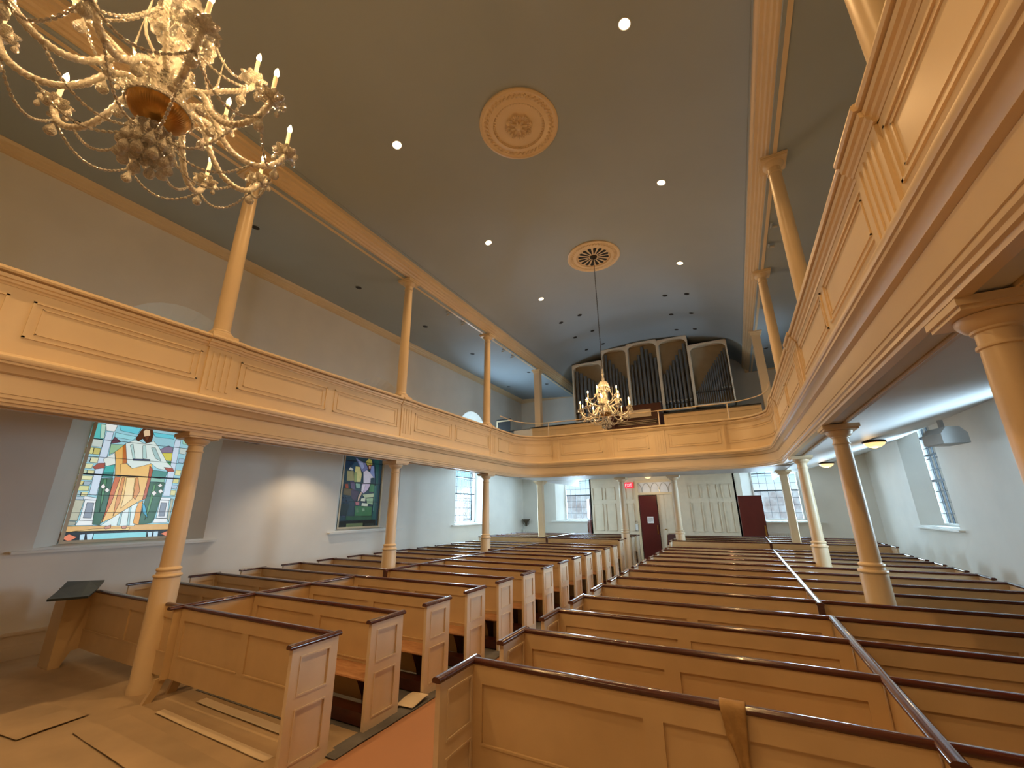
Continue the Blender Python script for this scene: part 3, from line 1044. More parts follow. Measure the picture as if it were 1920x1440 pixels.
def lower_column(x, y, label, square=False):
    root = tag(empty('column', (x, y, 0)), label, 'column', 'columns holding up the gallery', 'thing')
    if square:
        b = MB()
        h = 0.10
        b.prism([(-h, -h + .02), (-h + .02, -h), (h - .02, -h), (h, -h + .02), (h, h - .02), (h - .02, h), (-h + .02, h), (-h, h - .02)], 0.0, 2.78, lambda u, v, t: (u, v, t))
        b.obj('shaft', 'cream', root)
        b = MB()
        for za, zb, q in ((2.78, 2.81, .13), (2.81, 2.85, .16), (2.85, 2.905, .19)):
            b.box(-q, q, -q, q, za, zb)
        b.obj('capital', 'cream', root)
        return root
    b = MB()
    b.lathe([(0.150, 0), (0.150, 0.06), (0.138, 0.10), (0.134, 1.12), (0.130, 1.165)], seg=28)
    b.obj('pedestal', 'cream', root, 40)
    b = MB()
    b.lathe([(0.128, 1.165), (0.140, 1.17), (0.146, 1.185), (0.140, 1.20), (0.122, 1.205), (0.117, 1.235), (0.123, 1.24), (0.129, 1.255), (0.123, 1.27), (0.108, 1.275), (0.102, 1.285)], seg=28)
    b.obj('base_ring', 'cream', root, 40)
    b = MB()
    b.lathe([(0.102, 1.28), (0.101, 1.5), (0.098, 2.0), (0.091, 2.45), (0.084, 2.66)], seg=28)
    b.obj('shaft', 'cream', root, 40)
    b = MB()
    b.lathe([(0.084, 2.655), (0.094, 2.66), (0.096, 2.668), (0.094, 2.677), (0.084, 2.68), (0.083, 2.74), (0.096, 2.745), (0.098, 2.757), (0.115, 2.768), (0.14, 2.80), (0.142, 2.825), (0.12, 2.83)], seg=28)
    b.box(-0.175, 0.175, -0.175, 0.175, 2.828, 2.85).box(-0.19, 0.19, -0.19, 0.19, 2.85, 2.895)
    b.obj('capital', 'cream', root, 40)
    return root


def upper_column(x, y, label, square=False):
    root = tag(empty('column', (x, y, 3.6)), label, 'column', 'columns standing on the gallery', 'thing')
    T = 7.175 - 3.6
    if square:
        b = MB()
        b.box(-.115, .115, -.115, .115, 0, T - 0.10)
        b.obj('shaft', 'cream', root)
        b = MB()
        for za, zb, q in ((T - .13, T - .10, .135), (T - .10, T - .05, .15), (T - .05, T, .18)):
            b.box(-q, q, -q, q, za, zb)
        b.obj('capital', 'cream', root)
        return root
    b = MB()
    b.box(-.17, .17, -.17, .17, 0, 0.70)
    b.lathe([(0.155, .70), (0.158, .72), (0.15, .745), (0.125, .75), (0.13, .765), (0.12, .785), (.105, .79)], seg=24)
    b.obj('base', 'cream', root, 40)
    b = MB()
    b.lathe([(0.107, .785), (0.105, 1.6), (0.098, 2.6), (0.088, T - .24)], seg=24)
    b.obj('shaft', 'cream', root, 40)
    b = MB()
    b.lathe([(0.088, T - .245), (0.10, T - .24), (0.102, T - .23), (0.10, T - .22), (0.088, T - .215), (0.088, T - .14), (0.102, T - .135), (0.12, T - .115), (0.145, T - .08), (0.145, T - .06)], seg=24)
    b.box(-.175, .175, -.175, .175, T - .06, T - .03).box(-.19, .19, -.19, .19, T - .03, T)
    b.obj('capital', 'cream', root, 40)
    return root


XLc, XRc = CX - 3.75, CX + 3.75
for i, y in enumerate((2.83, 6.55, 10.2)):
    lower_column(XLc, y, 'round cream column under the gallery, %s from the front on the %s' % (ORD[i] if i else 'first', SG))
    lower_column(XRc, y, 'round cream column under the gallery, %s from the front on the %s' % (ORD[i] if i else 'first', BW))
lower_column(XLc, 14.0, 'square pale pier under the rear gallery on the ' + SG, True)
lower_column(XRc, 14.0, 'square pale pier under the rear gallery on the ' + BW, True)
lower_column(-3.27, 14.0, 'slim white column under the rear gallery beside the red exit sign')
lower_column(-1.63, 14.0, 'slim white column under the rear gallery before the cream door leaf')
for i, y in enumerate((2.83, 6.55, 10.2)):
    upper_column(XLc, y, 'round cream column on the gallery, %s from the front on the %s' % (ORD[i] if i else 'first', SG))
    upper_column(XRc, y, 'round cream column on the gallery, %s from the front on the %s' % (ORD[i] if i else 'first', BW))
upper_column(XLc, 14.03, 'square cream pier on the gallery beside the organ, ' + SG, True)
upper_column(XRc, 14.03, 'square cream pier on the gallery beside the organ, ' + BW, True)

# ------------------------------------------------------------------ pews
CAPW = 0.028
CAP = [(-CAPW, 0.868), (-CAPW - .003, 0.876), (-CAPW - .003, 0.888), (-CAPW + .006, 0.897), (-0.012, 0.901), (0.012, 0.901), (CAPW - .006, 0.897), (CAPW + .003, 0.888), (CAPW + .003, 0.876), (CAPW, 0.868)]


def pew_meshes(x0, x1, end, front):
    """pew along x0..x1, back centred on y=0; end: -1 = end panel at x0, +1 = at x1; the seat faces -y"""
    out = []
    L = x1 - x0
    zb = 0.19 if front else 0.06
    b = MB()
    b.box(x0, x1, -0.006, 0.016, zb, 0.87)
    # raised rails and stiles on the face, the fields between them sunk
    f0, f1 = -0.022, -0.006
    mid = (x0 + x1) / 2
    b.box(x0, x1, f0, f1, 0.755, 0.87)
    b.box(x0, x1, f0, f1, zb, 0.415)
    for xs, wv in ((x0, 0.09), (mid - 0.055, 0.11), (x1 - 0.09, 0.09)):
        b.box(xs, xs + wv, f0, f1, 0.415, 0.755)
    for xa_, xb_ in ((x0 + 0.09, mid - 0.055), (mid + 0.055, x1 - 0.09)):
        b.box(xa_ - .004, xb_ + .004, f0 - 0.006, f0, 0.407, 0.419)
        b.box(xa_ - .004, xb_ + .004, f0 - 0.003, f0, 0.426, 0.431) if False else None
    b.box(x0, x1, 0.016, 0.028, 0.76, 0.87)
    b.box(x0, x1, 0.016, 0.028, zb, 0.30)
    for xs, wv in ((x0, 0.09), (mid - 0.055, 0.11), (x1 - 0.09, 0.09)):
        b.box(xs, xs + wv, 0.016, 0.028, 0.30, 0.76)
    out.append(('back_panel', b.mesh('back_panel', 'pew'), []))
    b = MB()
    b.prism(CAP, x0 - (0.02 if end < 0 else 0), x1 + (0.02 if end > 0 else 0), lambda u, v, t: (t, u, v))
    out.append(('cap_rail', b.mesh('cap_rail', 'mahog', 50), []))
    # end panel
    xe = x0 if end < 0 else x1
    ya, yb_ = -0.40, 0.035
    b = MB()
    t = 0.018
    b.box(xe - t + 0.010, xe + t - 0.010, ya, yb_, 0.0, 0.87)
    for sx in (-1, 1):
        xf = (xe + sx * (t - 0.010), xe + sx * t)
        w_ = 0.082
        b.box(*xf, ya, ya + w_, 0.0, 0.87)
        b.box(*xf, yb_ - w_, yb_, 0.0, 0.87)
        b.box(*xf, ya + w_, yb_ - w_, 0.0, 0.10)
        b.box(*xf, ya + w_, yb_ - w_, 0.44, 0.535)
        b.box(*xf, ya + w_, yb_ - w_, 0.80, 0.87)
        # raised bead round each sunk field
        for z0, z1 in ((0.10, 0.44), (0.535, 0.80)):
            xm = (xe + sx * (t - 0.002), xe + sx * (t + 0.006))
            y0, y1 = ya + w_, yb_ - w_
            for q in ((y0 - .006, y1 + .006, z0 - .006, z0 + .006), (y0 - .006, y1 + .006, z1 - .006, z1 + .006), (y0 - .006, y0 + .006, z0 + .006, z1 - .006), (y1 - .006, y1 + .006, z0 + .006, z1 - .006)):
                b.box(*xm, *q)
    e_ = ('end_panel', b.mesh('end_panel', 'pewend'), [])
    out.append(e_)
    b = MB()
    b.prism(CAP, ya - 0.025, yb_ + 0.025, lambda u, v, t_: (xe + u, t_, v + 0.001))
    e_[2].append(('end_cap', b.mesh('end_cap', 'mahog', 50)))
    if not front:
        b = MB()
        sa, sb = x0 + (0.02 if end < 0 else 0.0), x1 - (0.02 if end > 0 else 0.0)
        b.prism([(-0.30, 0.345), (-0.318, 0.352), (-0.325, 0.362), (-0.318, 0.374), (-0.29, 0.380), (-0.026, 0.380), (-0.026, 0.352), (-0.28, 0.350)], sa, sb, lambda u, v, t_: (t_, u, v))
        out.append(('seat', b.mesh('seat', 'seat', 40), []))
        for xs in (x0 + 0.30, mid, x1 - 0.30):
            b = MB()
            b.prism([(-0.24, 0.349), (-0.03, 0.349), (-0.03, 0.012), (-0.10, 0.012), (-0.13, 0.15), (-0.20, 0.29)], xs - 0.015, xs + 0.015, lambda u, v, t_: (t_, u, v))
            out.append(('seat_support', b.mesh('seat_support', 'console'), []))
        b = MB()
        b.box(sa, sb, -0.34, -0.20, 0.012, 0.10)
        b.box(sa, sb, -0.34, -0.19, 0.10, 0.115)
        out.append(('footrest', b.mesh('footrest', 'console'), []))
    return out


def make_pew(spec, x, y, z, label, group):
    root = tag(empty('pew', (x, y, z)), label, 'pew', group)
    for nm, me, subs in spec:
        o = bpy.data.objects.new(nm, me)
        col.objects.link(o)
        o.parent = root
        for sn, sm in subs:
            s = bpy.data.objects.new(sn, sm)
            col.objects.link(s)
            s.parent = o
    return root


HL = 1.225
BLOCKS = {
    'A': (-6.955, -1, 'wall block on the ' + SG),
    'B': (-4.475, 1, 'aisle block on the ' + SG),
    'C': (-0.595, -1, 'aisle block on the ' + BW),
    'D': (1.905, 1, 'wall block on the ' + BW),
}
ROWS = [2.84 + 0.815 * k for k in range(13)]
REAR = [13.43 + 0.815 * k for k in range(4)]
for key, (xc, end, where) in BLOCKS.items():
    fr = pew_meshes(-HL, HL, end, True)
    se = pew_meshes(-HL, HL, end, False)
    if key == 'A':
        fr = [p for p in fr if p[0] != 'end_panel']
    for i, y in enumerate(ROWS):
        make_pew(fr if i == 0 else se, xc, y, 0.0 if i == 0 else 0.005, 'cream pew with dark red cap rail, %s row, %s' % (ORD[i], where), 'pews of the ' + where)
    for i, y in enumerate(REAR):
        make_pew(se, xc, y, 0.12, 'cream pew on the raised rear step, %s row there, %s' % (ORD[i], where), 'rear pews of the ' + where)


def divider(x, ya, yb, z, label, drop_front=False, zlow=0.0):
    root = tag(empty('pew_divider', (x, ya, z)), label, 'partition', 'partitions between the pew blocks')
    L = yb - ya
    b = MB()
    b.box(-0.010, 0.010, 0.02, L, 0.0 if zlow == 0 else zlow, 0.866)
    b.obj('divider_board', 'pew', root)
    b = MB()
    b.prism([(u * 1.15, v + 0.004) for u, v in CAP], -0.03, L + 0.02, lambda u, v, t: (u, t, v))
    if drop_front:
        b.prism([(-.03, 0.70), (.03, 0.70), (.03, 0.87), (-.03, 0.87)], -0.03, 0.02, lambda u, v, t: (u, t, v))
    b.obj('cap_rail', 'mahog', root, 50)
    return root


divider(-5.715, 2.72, 5.30, 0, 'low cream partition with dark rail between the front four pews, ' + SG, zlow=0.19)
divider(-5.715, 5.98, 12.66, 0, 'long cream partition with dark rail down the middle pews, ' + SG, True)
divider(-5.715, 13.30, 15.95, 0.12, 'short cream partition on the raised rear step, ' + SG, True)
divider(0.655, 2.68, 5.30, 0, 'low cream partition with dark rail between the front four pews, ' + BW, zlow=0.19)
divider(0.655, 5.98, 12.66, 0, 'long cream partition with dark rail down the middle pews, ' + BW, True)
divider(0.655, 13.30, 15.95, 0.12, 'short cream partition on the raised rear step, ' + BW, True)


# the front pew stands on a shaped board reaching the floor at the partition
for ob in list(bpy.data.objects):
    if ob.get('label', '').startswith('cream pew with dark red cap rail, front row, wall block on the ' + SG):
        b = MB()
        b.prism([(-0.20, 0.0), (-0.16, 0.07), (-0.135, 0.13), (-0.12, 0.205), (-0.006, 0.205), (-0.006, 0.19), (-0.03, 0.17), (-0.07, 0.08), (-0.12, 0.0)], -0.022, 0.022, lambda u, v, t: (t + 1.195, u, v))
        b.obj('foot_board', 'pew', ob)
        b = MB()
        b.prism([(0.06, 0.0), (0.10, 0.10), (0.10, 0.19), (0.20, 0.19), (0.20, 0.10), (0.15, 0.0)], -0.02, 0.02, lambda u, v, t: (t + 1.10, u, v))
        b.obj('foot_board', 'pew', ob)

# desk end of the front pew
root = tag(empty('reading_desk', (-8.2, 2.70, 0)), 'narrow cream desk end with dark green top beside the front pew', 'desk')
b = MB()
b.prism([(-0.13, 0.0), (-0.13, 0.93), (0.15, 0.95), (0.15, 0.19), (0.05, 0.17), (0.0, 0.06), (-0.02, 0.0)], -0.20, 0.14, lambda u, v, t: (t, u, v))
b.obj('side_panel', 'pew', root)
b = MB()
T4 = [(-7.70, 2.27, 0.895), (-7.47, 2.58, 0.900), (-8.10, 2.93, 1.0), (-8.43, 2.64, 1.0)]
mid_ = [sum(p[i] for p in T4) / 4 for i in range(3)]
rim = []
for i in range(4):
    p, q = T4[i], T4[(i + 1) % 4]
    for k in range(5):
        t = k / 5
        bow = 0.02 * math.sin(PI * t)
        rim.append((p[0] + (q[0] - p[0]) * t + 8.2, p[1] + (q[1] - p[1]) * t - 2.70, p[2] + (q[2] - p[2]) * t - (bow if i in (1, 3) else 0)))
n = len(rim)
b.add([(x, y, z) for x, y, z in rim] + [(x * 0.985, y * 0.985, z - 0.028) for x, y, z in rim], [tuple(range(n)), tuple(range(2 * n - 1, n - 1, -1))] + [(i, n + i, n + (i + 1) % n, (i + 1) % n) for i in range(n)])
b.obj('desk_top', 'slate', root)
b = MB()
b.prism([(-0.13, 0.90), (0.15, 0.90), (0.12, 0.96), (-0.10, 0.96)], -0.16, 0.26, lambda u, v, t: (t, u, v - 0.05 * (t + 0.1)))
b.obj('neck', 'pew', root)

# crumpled paper over the first rail on the bare window side
b = MB()
rnd = random.Random(5)
sts = []
prof = [(-0.048, 0.58), (-0.050, 0.66), (-0.046, 0.76), (-0.044, 0.86), (-0.040, 0.895), (-0.02, 0.912), (0.01, 0.914), (0.036, 0.905), (0.044, 0.88), (0.046, 0.80)]
for i in range(13):
    u = i / 12
    x = -0.235 + 0.125 * u
    row = []
    for k, (y, z) in enumerate(prof):
        cut = 0.0
        zz = z
        if z < 0.86 and y < 0:
            zz = 0.86 - (0.86 - z) * (0.75 + 0.5 * u) * (1.0 if u > 0.35 else 0.45 + u)
        xx = x if k > 3 else (-0.16 + (x + 0.16) * (0.35 + 0.65 * (zz - 0.5) / 0.4))
        row.append((xx, 2.84 + y + 0.007 * math.sin(9 * u + k) * (1 if k < 5 else .3), zz))
    sts.append(row)
b.sweep(sts + [], False)
o = b.obj('crumpled_paper', 'rag', smooth=60)
sd = o.modifiers.new('thick', 'SOLIDIFY')
sd.thickness = 0.004
tag(o, 'crumpled tan paper hanging over the front pew rail', 'paper')

# ------------------------------------------------------------------ organ
org = tag(empty('pipe_organ', (CX, 16.05, 4.0)), 'pipe organ with grey pipes in five arched cream bays', 'organ')
BX = (-5.46, -4.15, -3.09, -1.88, -0.77, 0.54)
BT = (7.90, 8.33, 8.38, 8.33, 7.90)
BB = (5.35, 5.35, 5.40, 5.42, 5.48)
HINT = []


def oo_(b, name, m, smooth=None, parent=None):
    o = b.obj(name, m, None, smooth)
    o.data.transform(Matrix.Translation((-CX, -16.05, -4.0)))
    o.parent = parent or org
    return o


for i in range(5):
    x0, x1, t, zb = BX[i], BX[i + 1], BT[i], BB[i]
    yf = 16.05 - 0.04 * (1 if i == 2 else 0)
    b = MB()
    fw = 0.045
    b.box(x0, x0 + fw, yf, yf + 0.55, zb, t).box(x1 - fw, x1, yf, yf + 0.55, zb, t).box(x0, x1, yf, yf + 0.6, t - 0.035, t)
    b.box(x0, x1, yf, yf + 0.55, zb, zb + 0.05)
    # arched spandrels
    xa, xb = x0 + fw, x1 - fw
    W = xb - xa
    rise = 0.20
    n = 12
    for k in range(n):
        u0, u1 = k / n, (k + 1) / n
        za = t - 0.035 - 0.03 - rise * (1 - math.sqrt(max(0, 1 - (2 * u0 - 1) ** 2)))
        zc = t - 0.035 - 0.03 - rise * (1 - math.sqrt(max(0, 1 - (2 * u1 - 1) ** 2)))
        p, q = xa + W * u0, xa + W * u1
        b.add([(p, yf, za), (q, yf, zc), (q, yf, t - .03), (p, yf, t - .03), (p, yf + .05, za), (q, yf + .05, zc), (q, yf + .05, t - .03), (p, yf + .05, t - .03)], [(0, 1, 2, 3), (7, 6, 5, 4), (0, 4, 5, 1)])
    oo_(b, 'bay_frame', 'pewend')
    b = MB()
    b.box(x0 + fw, x1 - fw, yf + 0.40, yf + 0.44, zb, t - 0.04)
    oo_(b, 'grille_cloth', 'cloth')
    b = MB()
    b.box(x0 + .01, x1 - .01, yf + 0.6, 17.9, zb, t - 0.02)
    oo_(b, 'case_box', 'black')
b = MB()
b.box(BX[0], BX[5], 16.06, 17.9, 3.9, 5.34)
oo_(b, 'organ_base', 'console')
# pipe tops per bay, left to right
TOPS = [
    [7.62, 7.50, 7.36, 7.22, 7.10, 6.98, 6.85],
    [8.14, 7.86, 7.66, 7.46, 7.28, 7.12, 6.98],
    [7.51, 7.66, 7.90, 8.22, 8.07, 7.88, 7.66],
    [6.92, 7.08, 7.24, 7.42, 7.62, 7.82, 8.05],
    [6.02 + 0.105 * k for k in range(16)],
]
MOUTH = [5.85, 5.85, 5.76, 5.80, 6.10]
for i in range(5):
    x0, x1 = BX[i] + 0.07, BX[i + 1] - 0.07
    T = TOPS[i]
    n = len(T)
    wts = [1.0 + 0.35 * (z - min(T)) for z in T]
    S = sum(wts)
    x = x0
    for k, z in enumerate(T):
        wv = (x1 - x0) * wts[k] / S
        r = wv * 0.38
        xc = x + wv / 2
        x += wv
        zm = MOUTH[i] + (0.0 if i != 2 else 0.02 * abs(k - 3))
        b = MB()
        foot = BB[i] + 0.05
        b.lathe([(r * 0.35, foot), (r * 0.97, zm - 0.03), (r, zm), (r, z), (r * 0.8, z + 0.01)], xc, 16.22, 0, seg=14)
        p = oo_(b, 'pipe', 'pipe', 40)
        b = MB()
        b.lathe([(r * 0.4, zm - 0.02), (r * 1.04, zm - 0.015), (r * 1.04, zm + 0.02), (r * 0.5, zm + 0.02 + r * 1.3)], xc, 16.213, 0, seg=12)
        if i in (2, 3) or (i == 4 and k > 11):
            oo_(b, 'pipe_mouth', 'chrome', 40, p)
    b = MB()
    b.box(BX[i] + 0.05, BX[i + 1] - 0.05, 16.13, 16.15, MOUTH[i] - 0.12, MOUTH[i] - 0.095)
    oo_(b, 'pipe_rack', 'black')

# organ console and bench, choir partition
root = tag(empty('organ_console', (-2.55, 13.95, 3.9)), 'dark red brown organ console in front of the pipes', 'organ console')
b = MB()
b.box(-0.78, 0.78, 0.25, 0.75, 0, 1.45).box(-0.78, -0.72, -0.30, 0.30, 0, 1.10).box(0.72, 0.78, -0.30, 0.30, 0, 1.10).box(-0.74, 0.74, -0.15, 0.3, 0.6, 0.68)
b.obj('console_case', 'console', root)
for k, (y, z) in enumerate(((-0.10, 0.70), (0.02, 0.78), (0.14, 0.86))):
    b = MB()
    b.box(-0.62, 0.62, y, y + 0.11, z, z + 0.02)
    b.obj('keyboard', 'ivory', root)
b = MB()
b.box(-0.45, 0.45, 0.20, 0.24, 1.0, 1.25)
b.obj('music_desk', 'pewend', root)
root = tag(empty('choir_partition', (CX, 13.4, 3.6)), 'low cream panelled partition with black rail before the organ', 'partition')
for x0, x1 in ((-6.25, -3.45), (-1.62, 1.05)):
    b = MB()
    b.box(x0 - CX, x1 - CX, 0, 0.03, 0, 1.14)
    b.box(x0 - CX, x1 - CX, -0.012, 0, 0.2, 0.32).box(x0 - CX, x1 - CX, -0.012, 0, 1.02, 1.14)
    n = 3
    for k in range(n + 1):
        xx = x0 - CX + (x1 - x0 - 0.08) * k / n
        b.box(xx, xx + 0.08, -0.012, 0, 0.32, 1.02)
    b.obj('partition_panel', 'pew', root)
    b = MB()
    b.box(x0 - CX - 0.01, x1 - CX + 0.01, -0.03, 0.05, 1.14, 1.175)
    b.obj('partition_rail', 'black', root)
b = MB()
b.box(-6.95 - CX, -6.25 - CX, -0.01, 0.02, 0, 1.12)
b.box(-6.27 - CX, -6.19 - CX, -0.02, 0.03, 0, 1.15)
b.obj('side_panel', 'white', root)
b = MB()
b.box(-7.2 - CX, -6.2 - CX, 0.04, 0.08, 1.12, 1.15)
b.obj('back_rail', 'black', root)
# notice board by the wall of the gallery
root = tag(empty('display_board', (-8.0, 14.5, 3.80)), 'black display board in a cream frame standing in the gallery corner', 'board')
b = MB()
b.box(-0.33, 0.33, 0, 0.03, 0.85, 1.68)
o = b.obj('frame', 'cream', root)
b = MB()
b.box(-0.28, 0.33, -0.01, 0.0, 0.8, 1.58)
b.obj('board_face', 'black', root)
b = MB()
b.box(-0.33, 0.33, -0.012, 0.03, 1.64, 1.70)
b.obj('top_bar', 'black', root)
b = MB()
b.box(-0.32, -0.27, 0, 0.04, 0, 0.85).box(0.27, 0.32, 0, 0.04, 0, 0.85)
b.obj('stand', 'black', root)
root.rotation_euler = (0, 0, 0.0)

# tubular rail above the rear parapet
root = tag(empty('guard_rail', (CX, YC, 4.2)), 'cream tubular guard rail above the rear gallery front', 'rail')
pts = []
for s in srange(s_of('L', 10.6), s_of('R', 10.6)):
    p = gpath(s)(3.52)
    pts.append((p[0] - CX, p[1] - YC, 0.44))
MB().tube(pts, 0.014, 8).obj('top_bar', 'cream', root, 60)
for x in (-5.10, -3.27, -1.63, 0.17):
    p = gpath(s_of('B', min(max(x, CX - R0c + .01), CX + R0c - .01)))(3.53)
    b = MB()
    b.tube([(x - CX, p[1] - YC, 0.0), (x - CX, p[1] - YC, 0.44)], 0.016, 8)
    b.box(x - CX - .04, x - CX + .04, p[1] - YC - .02, p[1] - YC + .02, 0.0, 0.012)
    b.obj('post', 'cream', root, 60)

# ------------------------------------------------------------------ rear vestibule and doors
VY = 17.75
ves = struct(empty('door_1', (-2.8, VY, 0)), 'structure')


def vb(b, name, m, parent=ves, smooth=None):
    o = b.obj(name, m, None, smooth)
    o.data.transform(Matrix.Translation((2.8, -VY, 0)))
    o.parent = parent
    return o


def vpanel(b, x0, x1, z0, z1):
    for q in ((x0, x1, z0, z0 + .02), (x0, x1, z1 - .02, z1), (x0, x0 + .02, z0, z1), (x1 - .02, x1, z0, z1)):
        b.box(q[0], q[1], VY - 0.03, VY, q[2], q[3])


b = MB()
b.box(-5.54, -3.56, VY, VY + 0.06, 0, 3.25).box(-2.10, 0.07, VY, VY + 0.06, 0, 3.25).box(-3.56, -2.10, VY, VY + 0.06, 2.98, 3.25)
b.box(-5.54, -5.48, VY, YR, 0, 3.25).box(0.01, 0.07, VY, YR, 0, 3.25)
for x0, x1 in ((-5.42, -5.0), (-4.88, -4.46), (-4.02, -3.72)):
    vpanel(b, x0, x1, 2.28, 2.78)
    vpanel(b, x0, x1, 1.05, 2.12)
for x0, x1 in ((-1.55, -1.14), (-0.86, -0.55), (-0.42, -0.11)):
    vpanel(b, x0, x1, 2.28, 2.78)
    vpanel(b, x0, x1, 1.05, 2.12)
struct(vb(b, 'panelled_screen', 'pewend'))
b = MB()
b.box(-3.60, -3.50, VY - .03, VY + .08, 0, 3.02).box(-2.14, -2.04, VY - .03, VY + .08, 0, 3.02).box(-3.60, -2.04, VY - .035, VY + .08, 2.93, 3.03).box(-3.60, -2.04, VY - .035, VY + .08, 2.44, 2.53)
vb(b, 'door_frame', 'cream')
b = MB()
b.box(-3.50, -2.14, VY + .03, VY + .04, 2.53, 2.93)
vb(b, 'transom_light', 'paperwhite')
b = MB()
for k in range(5):
    xc = -3.50 + 0.17 + 0.34 * k - 0.17
    arc = [(xc + 0.17 * math.cos(a), VY + .02, 2.54 + 0.36 * math.sin(a)) for a in [PI * j / 10 for j in range(11)]]
    b.tube([p for p in arc if -3.52 <= p[0] <= -2.12], 0.006, 4)
vb(b, 'tracery', 'chrome')
b = MB()
b.box(-2.78, -2.14, VY + .02, VY + .06, 0, 2.44)
b.box(-2.52, -2.515, VY + .012, VY + .02, 0, 2.44)
leaf = vb(b, 'door_leaf', 'pewend')
b = MB()
b.lathe([(0.008, -.02), (0.03, -.01), (0.03, .02), (0.008, .03)], -2.56, VY - .01, 1.12, seg=12)
vb(b, 'door_knob', 'brass', leaf, 40)
b = MB()
b.box(-3.47, -2.80, VY - .05, VY - .01, 0.02, 2.41)
leaf = vb(b, 'door_leaf', 'reddoor')
leaf['label'] = 'dark red door leaf'
b = MB()
b.box(-3.22, -2.98, VY - .056, VY - .05, 1.35, 1.60)
nt_ = vb(b, 'notice', 'paperwhite', leaf)
b = MB()
for z in (1.545, 1.53, 1.50, 1.48, 1.46, 1.44, 1.42):
    b.box(-3.19, -3.01 if z != 1.42 else -3.08, VY - .0575, VY - .056, z, z + 0.006)
vb(b, 'notice_lines', 'chrome', leaf)
b = MB()
b.box(-2.87, -2.84, VY - .075, VY - .05, 0.95, 1.28)
vb(b, 'push_plate', 'brass', leaf)
b = MB()
b.lathe([(0.02, -.03), (0.02, .03)], -2.85, VY - .07, 1.05, seg=8)
# side doors of the vestibule, standing open
d2 = struct(empty('door_2', (0.08, VY - 0.02, 0)))
MB().box(0, 0.77, -0.02, 0.02, 0.02, 2.33).obj('door_leaf', 'reddoor', d2)
MB().box(0.70, 0.745, -0.05, -0.02, 0.95, 1.30).obj('push_plate', 'brass', d2)
d2.rotation_euler = (0, 0, -0.08)
d3 = struct(empty('door_3', (-5.56, VY - 0.02, 0)))
MB().box(-0.77, 0, -0.02, 0.02, 0.02, 2.33).obj('door_leaf', 'reddoor', d3)
MB().box(-0.745, -0.70, -0.05, -0.02, 0.95, 1.30).obj('push_plate', 'brass', d3)
d3.rotation_euler = (0, 0, -1.12)
# warm light inside the vestibule porch that shows round the doors
point_light('porch_lamp', (-2.9, 16.9, 2.62), 9, (1.0, 0.66, 0.30), 0.08)
root = tag(empty('porch_light', (-2.9, 16.9, 3.12)), 'small amber ceiling light before the vestibule doors', 'ceiling light')
MB().lathe([(0.02, -.10), (0.09, -.075), (0.12, -.03), (0.12, 0.02)], seg=20).obj('bowl', 'dome', root, 40)

# exit sign with its letters
root = tag(empty('exit_sign', (-3.83, VY - 0.05, 2.84)), 'red illuminated EXIT sign beside the rear doors', 'sign')
MB().box(-0.165, 0.165, -0.01, 0.045, -0.12, 0.11).obj('sign_face', 'exit', root)
b = MB()
Lh, lw, th = 0.12, 0.05, 0.014


def bar(x0, z0, x1, z1, t=th):
    d = Vector((x1 - x0, 0, z1 - z0))
    n = Vector((-d.z, 0, d.x)).normalized() * t / 2
    P = [(x0 - n.x, z0 - n.z), (x1 - n.x, z1 - n.z), (x1 + n.x, z1 + n.z), (x0 + n.x, z0 + n.z)]
    b.prism(P, -0.016, -0.010, lambda u, v, t_: (u, t_, v))


x = -0.135
z0_, z1_ = -0.065, 0.055
bar(x, z0_, x, z1_); bar(x, z1_, x + .05, z1_); bar(x, 0, x + .04, 0); bar(x, z0_, x + .05, z0_)
x = -0.065
bar(x, z0_, x + .055, z1_); bar(x, z1_, x + .055, z0_)
x = 0.02
bar(x, z0_, x, z1_)
x = 0.05
bar(x, z1_, x + .07, z1_); bar(x + .035, z0_, x + .035, z1_)
b.obj('lettering', 'exittext', root)

# wall fire alarm beside the doors
root = tag(empty('wall_telephone', (-3.66, VY - 0.02, 1.2)), 'small white wall handset beside the red door', 'telephone')
MB().box(-0.05, 0.05, -0.03, 0.01, -0.12, 0.12).obj('handset_body', 'white', root)
MB().tube([(0.05 * math.cos(a) - 0.0, -0.03, 0.16 + 0.07 * math.sin(a)) for a in [PI * j / 8 for j in range(9)]], 0.008, 6).obj('loop', 'chrome', root, 60)

# stacking chair by the door
root = tag(empty('stacking_chair', (-2.30, 17.1, 0)), 'maroon padded stacking chair behind the last aisle pews', 'chair')
MB().box(-0.21, 0.21, -0.22, 0.22, 0.42, 0.48).obj('seat', 'maroon', root)
MB().prism([(-0.21, 0.58), (0.21, 0.58), (0.17, 0.94), (0.12, 0.98), (-0.12, 0.98), (-0.17, 0.94)], 0.20, 0.24, lambda u, v, t: (u, t, v)).obj('backrest', 'maroon', root)
b = MB()
b.tube([(-0.22, 0.22, 0.0), (-0.22, 0.23, 0.45), (-0.22, 0.25, 0.60), (-0.18, 0.25, 0.96), (-0.12, 0.25, 1.0), (0.12, 0.25, 1.0), (0.18, 0.25, 0.96), (0.22, 0.25, 0.60), (0.22, 0.23, 0.45), (0.22, 0.22, 0.0)], 0.011, 8)
b.obj('back_frame', 'brass', root, 60)
for sx in (-1, 1):
    MB().tube([(sx * 0.21, -0.20, 0.0), (sx * 0.21, -0.20, 0.42)], 0.011, 8).obj('leg', 'brass', root, 60)

